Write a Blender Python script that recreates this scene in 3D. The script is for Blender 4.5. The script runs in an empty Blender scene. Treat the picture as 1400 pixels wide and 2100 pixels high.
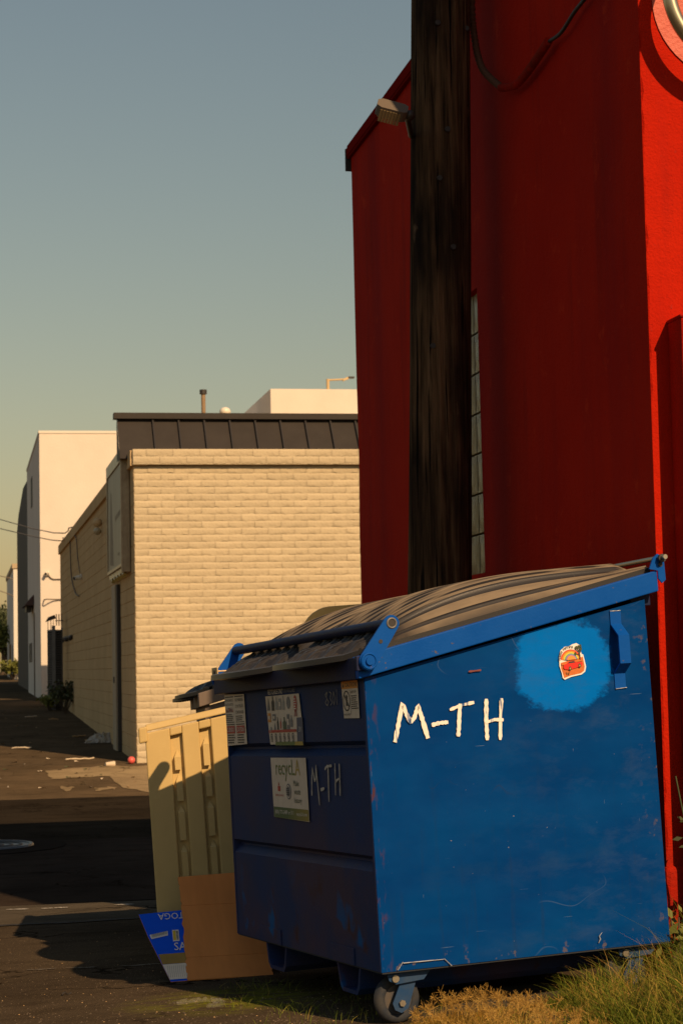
import bpy, math, random
import numpy as np
from mathutils import Vector, Matrix

random.seed(7)
rng = np.random.default_rng(11)
S = bpy.context.scene
C = S.collection

# ------------------------------------------------------------------ camera
cam_d = bpy.data.cameras.new('camera')
cam = bpy.data.objects.new('camera', cam_d)
C.objects.link(cam)
RIGHT = Vector((0.98160479, -0.18982767, -0.02043282))
DOWN = Vector((-0.00513638, 0.08072568, -0.99672312))
FWD = Vector((0.19085508, 0.97849314, 0.07826569))
m = Matrix.Identity(4)
for i in range(3):
    m[i][0] = RIGHT[i]; m[i][1] = -DOWN[i]; m[i][2] = -FWD[i]
m[0][3], m[1][3], m[2][3] = 0.0, 0.0, 1.36
cam.matrix_world = m
cam_d.sensor_fit = 'VERTICAL'
cam_d.sensor_height = 36.0
cam_d.sensor_width = 24.0
cam_d.lens = 4000.0 / 2100.0 * 36.0
cam_d.clip_start = 0.1
cam_d.clip_end = 6000.0
cam_d.dof.use_dof = True
cam_d.dof.focus_distance = 7.4
cam_d.dof.aperture_fstop = 11.0
S.camera = cam

# ------------------------------------------------------------------ world, sun, exposure
SUN_EL, SUN_AZ = math.radians(35), math.radians(160)      # azimuth clockwise from +Y
SUN_DIR = Vector((math.sin(SUN_AZ) * math.cos(SUN_EL), math.cos(SUN_AZ) * math.cos(SUN_EL), math.sin(SUN_EL)))
W = bpy.data.worlds.new('World'); S.world = W; W.use_nodes = True
nt = W.node_tree; nt.nodes.clear()
sky = nt.nodes.new('ShaderNodeTexSky'); sky.sky_type = 'NISHITA'; sky.sun_disc = False
sky.sun_elevation = SUN_EL; sky.sun_rotation = SUN_AZ
sky.air_density = 1.9; sky.dust_density = 0.8; sky.ozone_density = 1.0; sky.altitude = 0
tint = nt.nodes.new('ShaderNodeMix'); tint.data_type = 'RGBA'; tint.blend_type = 'MULTIPLY'
tint.inputs[0].default_value = 1.0
tint.inputs[7].default_value = (1.05, 0.97, 0.925, 1)        # warm white balance of the photograph
bg = nt.nodes.new('ShaderNodeBackground'); bg.inputs[1].default_value = 0.058
wo = nt.nodes.new('ShaderNodeOutputWorld')
nt.links.new(sky.outputs[0], tint.inputs[6]); nt.links.new(tint.outputs[2], bg.inputs[0]); nt.links.new(bg.outputs[0], wo.inputs[0])
sd = bpy.data.lights.new('sun', 'SUN'); sd.energy = 5.0; sd.angle = math.radians(0.5); sd.color = (1.0, 0.66, 0.36)
so = bpy.data.objects.new('sun', sd); C.objects.link(so)
so.rotation_euler = SUN_DIR.to_track_quat('Z', 'Y').to_euler(); so.location = SUN_DIR * 40
vs = S.view_settings
vs.view_transform = 'Standard'; vs.look = 'None'; vs.exposure = 0.0; vs.gamma = 1.0; vs.use_curve_mapping = False
S.render.engine = 'CYCLES'
S.cycles.max_bounces = 6

# ------------------------------------------------------------------ materials
MATS = {}
def mat(name, col, rough=0.8, col2=None, scale=6.0, bump=0.0, bscale=60.0, metal=0.0, spec=0.5, lo=0.35, hi=0.65,
        stretch=(1, 1, 1), alpha=1.0, speck=None, speck_scale=120.0, speck_at=0.72, trans=0.0):
    if name in MATS: return MATS[name]
    M = bpy.data.materials.new(name); M.use_nodes = True
    n = M.node_tree.nodes; l = M.node_tree.links
    p = n['Principled BSDF']
    p.inputs['Roughness'].default_value = rough; p.inputs['Metallic'].default_value = metal
    p.inputs['Specular IOR Level'].default_value = spec
    p.inputs['Base Color'].default_value = (*col, 1)
    if alpha < 1: p.inputs['Alpha'].default_value = alpha
    if trans: p.inputs['Transmission Weight'].default_value = trans
    tc = n.new('ShaderNodeTexCoord'); mp = n.new('ShaderNodeMapping'); mp.inputs['Scale'].default_value = stretch
    l.new(tc.outputs['Object'], mp.inputs['Vector'])
    out = None
    if col2:
        nz = n.new('ShaderNodeTexNoise'); nz.inputs['Scale'].default_value = scale; nz.inputs['Detail'].default_value = 6
        nz.inputs['Roughness'].default_value = 0.62
        l.new(mp.outputs[0], nz.inputs['Vector'])
        mr = n.new('ShaderNodeMapRange'); mr.inputs[1].default_value = lo; mr.inputs[2].default_value = hi
        l.new(nz.outputs[0], mr.inputs[0])
        mx = n.new('ShaderNodeMix'); mx.data_type = 'RGBA'
        mx.inputs[6].default_value = (*col, 1); mx.inputs[7].default_value = (*col2, 1)
        l.new(mr.outputs[0], mx.inputs[0]); out = mx.outputs[2]
    if speck:
        nz = n.new('ShaderNodeTexNoise'); nz.inputs['Scale'].default_value = speck_scale; nz.inputs['Detail'].default_value = 2
        l.new(mp.outputs[0], nz.inputs['Vector'])
        mr = n.new('ShaderNodeMapRange'); mr.inputs[1].default_value = speck_at; mr.inputs[2].default_value = speck_at + 0.05
        l.new(nz.outputs[0], mr.inputs[0])
        mx = n.new('ShaderNodeMix'); mx.data_type = 'RGBA'
        if out: l.new(out, mx.inputs[6])
        else: mx.inputs[6].default_value = (*col, 1)
        mx.inputs[7].default_value = (*speck, 1)
        l.new(mr.outputs[0], mx.inputs[0]); out = mx.outputs[2]
    if out: l.new(out, p.inputs['Base Color'])
    if bump:
        nb = n.new('ShaderNodeTexNoise'); nb.inputs['Scale'].default_value = bscale; nb.inputs['Detail'].default_value = 5
        l.new(mp.outputs[0], nb.inputs['Vector'])
        bp = n.new('ShaderNodeBump'); bp.inputs['Strength'].default_value = bump; bp.inputs['Distance'].default_value = 0.02
        l.new(nb.outputs[0], bp.inputs['Height']); l.new(bp.outputs[0], p.inputs['Normal'])
    MATS[name] = M
    return M

class Nodes:
    """small helper for the few materials that need more than mat()"""
    def __init__(s, M): s.n = M.node_tree.nodes; s.l = M.node_tree.links; s.p = s.n['Principled BSDF']
    def new(s, t, **k):
        o = s.n.new('ShaderNode' + t)
        for a, b in k.items(): setattr(o, a, b)
        return o
    def val(s, sock, v):
        if hasattr(v, 'is_output'): s.l.new(v, sock)
        else: sock.default_value = v
    def math(s, op, a, b=0.0, clamp=False):
        o = s.new('Math', operation=op); o.use_clamp = clamp
        s.val(o.inputs[0], a); s.val(o.inputs[1], b); return o.outputs[0]
    def rng(s, v, a, b, c=0.0, d=1.0):
        o = s.new('MapRange'); s.val(o.inputs[0], v)
        for i, x in enumerate((a, b, c, d)): o.inputs[i + 1].default_value = x
        return o.outputs[0]
    def noise(s, vec, scale, detail=4, rough=0.55):
        o = s.new('TexNoise'); s.l.new(vec, o.inputs['Vector']); o.inputs['Scale'].default_value = scale
        o.inputs['Detail'].default_value = detail; o.inputs['Roughness'].default_value = rough; return o.outputs[0]
    def scaled(s, vec, sc):
        o = s.new('Mapping'); s.l.new(vec, o.inputs[0]); o.inputs['Scale'].default_value = sc; return o.outputs[0]
    def mix(s, f, a, b):
        o = s.new('Mix'); o.data_type = 'RGBA'; s.val(o.inputs[0], f)
        for i, x in ((6, a), (7, b)):
            if hasattr(x, 'is_output'): s.l.new(x, o.inputs[i])
            else: o.inputs[i].default_value = (*x, 1)
        return o.outputs[2]
    def bump(s, h, strength, dist=0.01):
        o = s.new('Bump'); s.val(o.inputs['Height'], h); o.inputs['Strength'].default_value = strength
        o.inputs['Distance'].default_value = dist; s.l.new(o.outputs[0], s.p.inputs['Normal'])
def newmat(name, rough=0.8, spec=0.5):
    M = bpy.data.materials.new(name); M.use_nodes = True; MATS[name] = M
    N = Nodes(M); N.p.inputs['Roughness'].default_value = rough; N.p.inputs['Specular IOR Level'].default_value = spec
    return M, N

# blue sheet-metal side with a rolled-on brighter patch, scratches, rust flecks (object coordinates = dumpster metres)
def blue_side():
    M, N = newmat('blue paint weathered', 0.55, 0.03)
    v = N.new('TexCoord').outputs['Object']
    sx = N.new('SeparateXYZ'); N.l.new(v, sx.inputs[0]); a, h = sx.outputs[0], sx.outputs[2]
    base = N.mix(N.rng(N.noise(N.scaled(v, (1.6, 1, 3.2)), 1.6, 6), .38, .66), (0.0005, 0.037, 0.175), (0.001, 0.050, 0.21))
    base = N.mix(N.math('MULTIPLY', N.rng(N.noise(N.scaled(v, (1.0, 1, 2.6)), 3.1, 7), .56, .72), .55), base, (0.008, 0.050, 0.175))
    # rolled patch
    da = N.math('DIVIDE', N.math('SUBTRACT', a, .783), .192); dh = N.math('DIVIDE', N.math('SUBTRACT', h, 1.032), .160)
    d = N.math('POWER', N.math('ADD', N.math('POWER', N.math('ABSOLUTE', da), 2.6), N.math('POWER', N.math('ABSOLUTE', dh), 2.6)), .42)
    d = N.math('ADD', d, N.math('MULTIPLY', N.math('SUBTRACT', N.noise(N.scaled(v, (1, 1, 1.6)), 9, 6, .7), .5), .85))
    base = N.mix(N.rng(d, 1.05, .92), base, (0.0, 0.140, 0.54))
    # scratches: thin stretched noise
    sc = N.math('MULTIPLY', N.rng(N.noise(N.scaled(v, (1.2, 1, 40)), 5, 3), .715, .745), N.rng(N.noise(v, 3.3, 2), .5, .6))
    base = N.mix(N.math('MULTIPLY', sc, .5), base, (0.2, 0.3, 0.42))
    sc2 = N.rng(N.noise(N.scaled(v, (60, 1, 5)), 3.7, 2), .755, .775)
    base = N.mix(N.math('MULTIPLY', sc2, .35), base, (0.3, 0.36, 0.42))
    fl = N.rng(N.noise(v, 75, 2), .765, .785)
    base = N.mix(N.math('MULTIPLY', fl, .6), base, (0.32, 0.30, 0.28))
    n1 = N.noise(N.scaled(v, (1, 1, 1.7)), 1.7, 2); ln = N.rng(N.math('ABSOLUTE', N.math('SUBTRACT', n1, .5)), .0030, .0008)
    base = N.mix(N.math('MULTIPLY', N.math('MULTIPLY', ln, N.rng(N.noise(v, 2.3, 2), .60, .68)), .22), base, (0.16, 0.24, 0.36))
    n2 = N.noise(N.scaled(v, (1.3, 1, .8)), 2.9, 2); l2 = N.rng(N.math('ABSOLUTE', N.math('SUBTRACT', n2, .44)), .0035, .0010)
    base = N.mix(N.math('MULTIPLY', N.math('MULTIPLY', l2, N.rng(N.noise(v, 4.3, 2), .60, .66)), .3), base, (0.02, 0.03, 0.06))
    sm = N.math('MULTIPLY', N.rng(N.noise(N.scaled(v, (1, 1, 2.2)), 4.0, 7, .7), .50, .70), N.rng(a, .25, .9))
    base = N.mix(N.math('MULTIPLY', sm, .38), base, (0.035, 0.075, 0.19))
    dr = N.math('MULTIPLY', N.rng(N.noise(N.scaled(v, (9, 1, .7)), 4.0, 5), .56, .72), N.rng(h, .0, .95, 1, .2))
    base = N.mix(N.math('MULTIPLY', dr, .30), base, (0.012, 0.03, 0.075))
    ch = N.math('MULTIPLY', N.rng(N.noise(v, 26, 4), .62, .66), N.rng(h, .07, .0))
    base = N.mix(N.math('MULTIPLY', ch, .8), base, (0.13, 0.10, 0.09))
    cr_ = N.math('MULTIPLY', N.rng(N.noise(v, 21, 4), .60, .65), N.rng(a, 1.06, 1.14))
    base = N.mix(N.math('MULTIPLY', cr_, .7), base, (0.11, 0.09, 0.09))
    # rust along the front edge
    ru = N.math('MULTIPLY', N.rng(a, .05, .0), N.rng(N.noise(N.scaled(v, (3, 1, 1)), 14, 4), .55, .68))
    base = N.mix(ru, base, (0.09, 0.03, 0.015))
    N.l.new(base, N.p.inputs['Base Color'])
    N.l.new(N.rng(N.noise(v, 7, 5), .3, .7, .36, .55), N.p.inputs['Roughness'])
    N.bump(N.math('ADD', N.math('MULTIPLY', N.noise(v, 160, 3), .03), N.math('MULTIPLY', N.noise(v, 2.6, 3), 3.0)), .22, .02)
    return M
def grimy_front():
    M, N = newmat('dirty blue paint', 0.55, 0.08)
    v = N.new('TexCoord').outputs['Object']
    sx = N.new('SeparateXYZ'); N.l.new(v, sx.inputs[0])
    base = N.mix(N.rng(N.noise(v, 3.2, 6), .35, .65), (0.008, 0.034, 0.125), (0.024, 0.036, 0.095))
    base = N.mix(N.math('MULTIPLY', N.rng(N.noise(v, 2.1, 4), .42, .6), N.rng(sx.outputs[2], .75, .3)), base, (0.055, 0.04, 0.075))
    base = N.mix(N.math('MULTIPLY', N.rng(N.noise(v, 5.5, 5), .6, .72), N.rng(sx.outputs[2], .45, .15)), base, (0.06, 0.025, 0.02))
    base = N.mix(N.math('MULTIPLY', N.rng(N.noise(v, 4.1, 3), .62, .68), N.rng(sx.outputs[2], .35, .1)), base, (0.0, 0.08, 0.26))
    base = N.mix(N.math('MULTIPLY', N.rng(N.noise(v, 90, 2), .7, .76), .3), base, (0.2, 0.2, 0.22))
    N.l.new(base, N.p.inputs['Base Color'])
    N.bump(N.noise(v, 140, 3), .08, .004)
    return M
def lid_plastic():
    M, N = newmat('black lid plastic with dust', 0.6, 0.4)
    v = N.new('TexCoord').outputs['Object']
    sx = N.new('SeparateXYZ'); N.l.new(v, sx.inputs[0])
    f = N.math('ADD', sx.outputs[0], N.math('MULTIPLY', N.math('SUBTRACT', N.noise(v, 4, 4), .5), .3))
    geo = N.new('NewGeometry'); sn = N.new('SeparateXYZ'); N.l.new(geo.outputs['True Normal'], sn.inputs[0])
    dust = N.math('MULTIPLY', N.rng(f, .10, .24, .12, .95), N.rng(sn.outputs[2], .56, .78))
    dust = N.math('MULTIPLY', dust, N.rng(N.noise(N.scaled(v, (2, 6, 1)), 7, 6), .2, .6, .72, 1))
    base = N.mix(dust, (0.022, 0.021, 0.021), (0.235, 0.185, 0.125))
    N.l.new(base, N.p.inputs['Base Color'])
    N.l.new(N.rng(dust, 0, 1, .38, .9), N.p.inputs['Roughness'])
    N.bump(N.noise(v, 220, 3), .12, .003)
    return M
def red_stucco():
    M, N = newmat('red stucco', 0.9, 0.05)
    v = N.new('TexCoord').outputs['Object']
    base = N.mix(N.rng(N.noise(v, 1.3, 6), .3, .7), (0.53, 0.019, 0.004), (0.43, 0.013, 0.004))
    base = N.mix(N.math('MULTIPLY', N.rng(N.noise(N.scaled(v, (1, 1.0, .05)), 1.9, 4), .5, .68), .45), base, (0.20, 0.012, 0.016))
    base = N.mix(N.math('MULTIPLY', N.rng(N.noise(v, 33, 4), .66, .72), .5), base, (0.30, 0.03, 0.02))
    sy = N.new('SeparateXYZ'); N.l.new(v, sy.inputs[0])
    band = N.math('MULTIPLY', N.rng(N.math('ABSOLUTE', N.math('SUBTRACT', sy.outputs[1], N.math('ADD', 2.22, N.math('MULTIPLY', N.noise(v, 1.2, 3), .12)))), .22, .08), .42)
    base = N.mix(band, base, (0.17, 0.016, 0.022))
    n1 = N.noise(v, 2.1, 3); ln = N.rng(N.math('ABSOLUTE', N.math('SUBTRACT', n1, .5)), .0022, .0006)
    dp = N.math('MULTIPLY', N.rng(N.noise(N.scaled(v, (1, 1, .06)), 6.5, 5), .54, .70), N.rng(N.noise(v, 1.1, 3), .42, .6))
    base = N.mix(N.math('MULTIPLY', dp, .45), base, (0.17, 0.012, 0.010))
    base = N.mix(N.math('MULTIPLY', N.rng(N.noise(v, 4.5, 6, .7), .60, .68), .5), base, (0.62, 0.045, 0.012))
    base = N.mix(N.math('MULTIPLY', N.rng(sy.outputs[2], .9, .1), N.rng(N.noise(v, 6, 5), .35, .6)), base, (0.13, 0.02, 0.012))
    base = N.mix(N.math('MULTIPLY', N.rng(N.noise(v, 90, 3), .58, .70), .35), base, (0.22, 0.012, 0.008))
    N.l.new(base, N.p.inputs['Base Color'])
    hgt = N.math('ADD', N.noise(v, 85, 6, .7), N.math('MULTIPLY', N.noise(v, 18, 4), .9))
    N.bump(hgt, .6, .012)
    return M
def pole_wood():
    M, N = newmat('creosoted pole wood', 0.95, 0.05)
    v = N.new('TexCoord').outputs['Object']
    g = N.noise(N.scaled(v, (1, 1, .045)), 30, 6, .7)
    base = N.mix(N.rng(g, .35, .68), (0.030, 0.018, 0.010), (0.20, 0.115, 0.06))
    base = N.mix(N.rng(N.noise(N.scaled(v, (1, 1, .25)), 4, 4), .45, .62), base, (0.018, 0.012, 0.009))
    base = N.mix(N.rng(N.noise(N.scaled(v, (1, 1, .03)), 46, 3), .60, .66), base, (0.012, 0.009, 0.007))
    base = N.mix(N.rng(N.noise(N.scaled(v, (1, 1, .02)), 22, 2), .66, .70), base, (0.006, 0.005, 0.004))
    base = N.mix(N.rng(N.noise(N.scaled(v, (1, 1, .5)), 9, 3), .70, .76), base, (0.16, 0.10, 0.06))
    N.l.new(base, N.p.inputs['Base Color']); N.bump(N.math('ADD', g, N.math('MULTIPLY', N.noise(N.scaled(v, (1, 1, .02)), 22, 2), 1.2)), 1.0, .025)
    return M
def asphalt(name, c1, c2, speck, moss=False, gloss=.85):
    M, N = newmat(name, .95, 0.0)
    v = N.new('TexCoord').outputs['Object']
    base = N.mix(N.rng(N.noise(v, .9, 7), .35, .65), c1, c2)
    base = N.mix(N.math('MULTIPLY', N.rng(N.noise(N.scaled(v, (1, 2.5, 1)), 2.2, 5), .5, .66), .6), base, tuple(x * .5 for x in c1))
    agg = N.noise(v, 150, 2)
    base = N.mix(N.rng(agg, .62, .70), base, speck)
    base = N.mix(N.rng(agg, .36, .28), base, tuple(x * .4 for x in c1))
    if moss:
        sx = N.new('SeparateXYZ'); N.l.new(v, sx.inputs[0])
        dx = N.math('DIVIDE', N.math('SUBTRACT', sx.outputs[0], 1.05), .42); dy = N.math('DIVIDE', N.math('SUBTRACT', sx.outputs[1], 7.75), .36)
        d = N.math('SQRT', N.math('ADD', N.math('MULTIPLY', dx, dx), N.math('MULTIPLY', dy, dy)))
        f = N.math('MULTIPLY', N.rng(d, 1.2, .35), N.rng(N.noise(N.scaled(v, (1, 1.8, 1)), 8, 7, .75), .43, .56))
        base = N.mix(N.math('MULTIPLY', f, .9), base, (0.17, 0.17, 0.018))
    st = N.rng(N.noise(v, .55, 8, .7), .46, .62)
    base = N.mix(N.math('MULTIPLY', st, .5), base, tuple(x * .55 for x in c2))
    wv = N.new('VectorMath'); wv.operation = 'ADD'; N.l.new(v, wv.inputs[0]); ns = N.new('TexNoise'); N.l.new(v, ns.inputs['Vector']); ns.inputs['Scale'].default_value = 2.5; ns.inputs['Detail'].default_value = 5
    N.l.new(ns.outputs['Color'], wv.inputs[1]); vo = N.new('TexVoronoi', feature='DISTANCE_TO_EDGE'); N.l.new(wv.outputs[0], vo.inputs['Vector']); vo.inputs['Scale'].default_value = .55
    ck = N.math('MULTIPLY', N.rng(vo.outputs['Distance'], .010, .003), N.rng(N.noise(v, .7, 3), .42, .56))
    base = N.mix(ck, base, tuple(x * .25 for x in c1))
    N.l.new(base, N.p.inputs['Base Color'])
    N.bump(N.math('ADD', agg, N.noise(v, 24, 4)), .6, .010)
    return M

BLUE = blue_side(); FRONT = grimy_front(); LID = lid_plastic(); RED = red_stucco(); POLE = pole_wood()
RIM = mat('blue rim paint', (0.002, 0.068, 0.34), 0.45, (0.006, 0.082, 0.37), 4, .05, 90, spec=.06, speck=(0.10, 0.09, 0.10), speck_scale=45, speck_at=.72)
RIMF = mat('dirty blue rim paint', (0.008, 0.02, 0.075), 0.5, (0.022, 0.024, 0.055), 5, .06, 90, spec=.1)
RUSTSTEEL = mat('scraped steel', (0.18, 0.12, 0.09), 0.5, (0.06, 0.10, 0.2), 30, metal=.3)
CAVITY = mat('bin inside', (0.02, 0.025, 0.035), 0.9)
BROWNBIN = mat('grey brown bin paint', (0.17, 0.13, 0.10), 0.6, (0.13, 0.10, 0.085), 5)
RUBBER = mat('tyre rubber', (0.025, 0.032, 0.045), 0.7, (0.05, 0.05, 0.05), 20, spec=.2)
WHEELHUB = mat('wheel hub', (0.03, 0.04, 0.06), 0.6, (0.08, 0.065, 0.05), 25)
CASTERBLUE = mat('caster blue paint', (0.012, 0.05, 0.14), 0.5, (0.03, 0.06, 0.12), 18, spec=.2)
BOLT = mat('zinc bolt', (0.42, 0.38, 0.30), 0.35, metal=.8)
BRASS = mat('worn brass plate', (0.62, 0.45, 0.22), 0.45, (0.35, 0.27, 0.16), 40, metal=.4)
WELD = mat('weld scar', (0.32, 0.36, 0.42), 0.45, metal=.4)
TAN = mat('tan plastic', (0.57, 0.42, 0.17), 0.55, (0.52, 0.38, 0.15), 5, .05, 180)
CARD = mat('brown cardboard', (0.68, 0.27, 0.08), 0.9, (0.60, 0.235, 0.07), 3, .06, 50, spec=.1, stretch=(6, 1, .6))
CARDBLUE = mat('printed blue board', (0.002, 0.085, 0.72), 0.6, (0.004, 0.095, 0.76), 4, spec=.08)
PAPER = mat('white paper', (0.78, 0.69, 0.56), 0.6, (0.70, 0.62, 0.50), 9)
STICK = mat('sticker white', (0.66, 0.57, 0.47), 0.5, (0.57, 0.49, 0.40), 14)
INK = mat('black ink', (0.03, 0.03, 0.03), 0.6)
INKGREY = mat('grey ink', (0.13, 0.13, 0.14), 0.6, (0.2, 0.2, 0.2), 60)
INKRED = mat('red ink', (0.42, 0.04, 0.03), 0.55)
INKORANGE = mat('orange ink', (0.62, 0.24, 0.03), 0.55)
INKGREEN = mat('olive green ink', (0.12, 0.17, 0.045), 0.55)
INKDGREEN = mat('dark green ink', (0.05, 0.085, 0.05), 0.55)
INKGOLD = mat('gold ink', (0.42, 0.30, 0.05), 0.55)
INKWHITE = mat('white ink', (0.7, 0.66, 0.6), 0.55)
CHALK = mat('white brush paint', (0.80, 0.77, 0.70), 0.7, (0.03, 0.10, 0.27), 70, lo=.56, hi=.66, stretch=(1, 1, .12), spec=.1)
CHALKDIM = mat('white marker', (0.50, 0.46, 0.40), 0.7, (0.32, 0.30, 0.27), 40)
SCRIBBLE = mat('thin marker', (0.22, 0.21, 0.20), 0.7)
BRICK = mat('beige painted brick', (0.56, 0.475, 0.32), 0.9, (0.52, 0.435, 0.29), 3.5, .35, 26, spec=.2)
BRICKSHADE = mat('beige block shade tint', (0.63, 0.455, 0.25), 0.9, (0.55, 0.395, 0.215), 1.2, .3, 30, spec=.0)  # shade-side copy of the brick paint, warm bounce light put into the colour
_n = Nodes(BRICK); _src = _n.p.inputs['Base Color'].links[0].from_socket; _oi = _n.new('ObjectInfo'); _tc0 = _n.new('TexCoord')
_hs = _n.new('HueSaturation'); _n.l.new(_src, _hs.inputs['Color']); _n.l.new(_n.rng(_oi.outputs['Random'], 0, 1, .93, 1.05), _hs.inputs['Value']); _n.l.new(_hs.outputs[0], _n.p.inputs['Base Color'])
ROOF = mat('dark bronze metal roof', (0.038, 0.033, 0.029), 0.6, (0.045, 0.039, 0.034), 3, spec=.15)
ROOFDARK = mat('roof seam', (0.02, 0.017, 0.015), 0.6)
WHITE = mat('white stucco', (0.72, 0.66, 0.58), 0.9, (0.67, 0.61, 0.53), .8, .2, 20)
WHITE2 = mat('cream render', (0.74, 0.70, 0.62), 0.9, (0.70, 0.66, 0.58), .8)
BLACKWALL = mat('black cladding', (0.022, 0.02, 0.022), 0.75, (0.03, 0.027, 0.028), .8)
STEEL = mat('old sign metal', (0.42, 0.34, 0.23), 0.4, (0.30, 0.23, 0.15), 6, metal=.4)
SIGNFACE = mat('faded sign face', (0.30, 0.26, 0.19), 0.5, (0.24, 0.20, 0.14), 1.6, stretch=(1, 2.5, .3))
SIGNMARK = mat('faded sign print', (0.12, 0.085, 0.055), 0.6, (0.19, 0.14, 0.09), 5)
TUBEGLASS = mat('yellowed tube glass', (0.45, 0.36, 0.12), 0.25)
DARK = mat('dark metal', (0.03, 0.027, 0.025), 0.55)
GREYMETAL = mat('grey metal', (0.16, 0.16, 0.16), 0.5, (0.12, 0.12, 0.12), 10, metal=.3)
FIXTURE = mat('grey lamp housing', (0.15, 0.125, 0.10), 0.6, spec=.1)
LENS = mat('ribbed lamp lens', (0.30, 0.22, 0.11), 0.3)
REDTRIM = mat('dark red flashing', (0.20, 0.012, 0.009), 0.8, spec=.0)
PINK = mat('faded pink sign disc', (0.62, 0.13, 0.085), 0.6, (0.56, 0.10, 0.065), 12, .3, 80)
CHROME = mat('dull nickel tube', (0.55, 0.48, 0.34), 0.28, metal=.9)
GLASSBLK = mat('wavy glass block', (0.26, 0.19, 0.075), 0.25, (0.42, 0.31, 0.12), 14, 1.0, 40, spec=.5, stretch=(1, 3, .5))
MORTAR = mat('block mortar', (0.10, 0.08, 0.065), 0.9)
CONDUIT = mat('flex conduit', (0.11, 0.05, 0.03), 0.7, spec=.1)
CABLE = mat('black cable', (0.02, 0.017, 0.017), 0.6)
CABLEGREY = mat('grey cable', (0.16, 0.13, 0.10), 0.7)
LAMPPAINT = mat('tan lamp paint', (0.55, 0.40, 0.20), 0.5)
CAMWHITE = mat('camera white', (0.72, 0.68, 0.58), 0.4)
WOOD = mat('weathered fence wood', (0.24, 0.17, 0.10), 0.9, (0.18, 0.12, 0.07), 8)
LEAF = mat('tree leaf', (0.10, 0.12, 0.018), 0.7, (0.17, 0.17, 0.025), 3)
LEAFD = mat('dark leaf', (0.035, 0.05, 0.015), 0.7, (0.055, 0.065, 0.02), 9)
BARK = mat('bark', (0.08, 0.055, 0.035), 0.9)
def grassmat(name, cols):
    M, N = newmat(name, .75, .1)
    geo = N.new('NewGeometry'); cr = N.new('ValToRGB'); N.l.new(geo.outputs['Random Per Island'], cr.inputs[0])
    e = cr.color_ramp.elements
    while len(e) < len(cols): e.new(.5)
    for k, c in enumerate(cols): e[k].position = k / (len(cols) - 1); e[k].color = (*c, 1)
    N.l.new(cr.outputs[0], N.p.inputs['Base Color']); return M
GRASSDRY = grassmat('dry grass', [(0.30, 0.17, 0.035), (0.50, 0.30, 0.07), (0.60, 0.40, 0.12)])
GRASSGOLD = grassmat('golden grass', [(0.09, 0.065, 0.012), (0.28, 0.15, 0.02), (0.44, 0.24, 0.035), (0.20, 0.14, 0.025), (0.55, 0.34, 0.08)])
GRASSGREEN = grassmat('green grass', [(0.03, 0.05, 0.006), (0.09, 0.125, 0.012), (0.17, 0.19, 0.02), (0.06, 0.09, 0.01), (0.13, 0.16, 0.018), (0.34, 0.26, 0.05)])
SOIL = mat('dry soil', (0.07, 0.05, 0.028), 1.0, (0.045, 0.035, 0.02), 8, .7, 50)
STONE = mat('gravel stone', (0.15, 0.11, 0.07), 0.9, (0.07, 0.055, 0.04), 18)
LITTER = mat('pale litter', (0.60, 0.50, 0.36), 0.7)
LITTERTAN = mat('tan litter', (0.42, 0.27, 0.12), 0.8)
BALLPINK = mat('pink ball', (0.75, 0.12, 0.10), 0.35)
BAG = mat('grey plastic bag', (0.38, 0.33, 0.27), 0.4, (0.30, 0.26, 0.2), 14)
FILM = mat('clear plastic film', (0.40, 0.38, 0.34), 0.15, alpha=.13)
IRON = mat('cast iron', (0.10, 0.105, 0.11), 0.38, (0.07, 0.072, 0.075), 30, .3, 60, metal=.5)
IRONDARK = mat('cast iron groove', (0.03, 0.03, 0.03), 0.6)
LOT = asphalt('old asphalt lot', (0.088, 0.066, 0.043), (0.066, 0.05, 0.034), (0.20, 0.15, 0.085), moss=True)
STREET = asphalt('street asphalt', (0.040, 0.031, 0.021), (0.031, 0.025, 0.018), (0.065, 0.05, 0.036))
PATCHASPH = asphalt('fresh asphalt trench', (0.056, 0.041, 0.030), (0.042, 0.032, 0.025), (0.085, 0.065, 0.046))
APRON = asphalt('worn brown asphalt', (0.15, 0.105, 0.06), (0.11, 0.08, 0.048), (0.18, 0.13, 0.08))
ALLEY = asphalt('alley asphalt', (0.135, 0.097, 0.058), (0.10, 0.074, 0.046), (0.2, 0.15, 0.09))
CONC = asphalt('gutter concrete', (0.125, 0.105, 0.075), (0.095, 0.08, 0.06), (0.18, 0.15, 0.11))
OLDCONC = asphalt('old tan concrete', (0.36, 0.27, 0.15), (0.30, 0.22, 0.125), (0.40, 0.31, 0.19))

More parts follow.
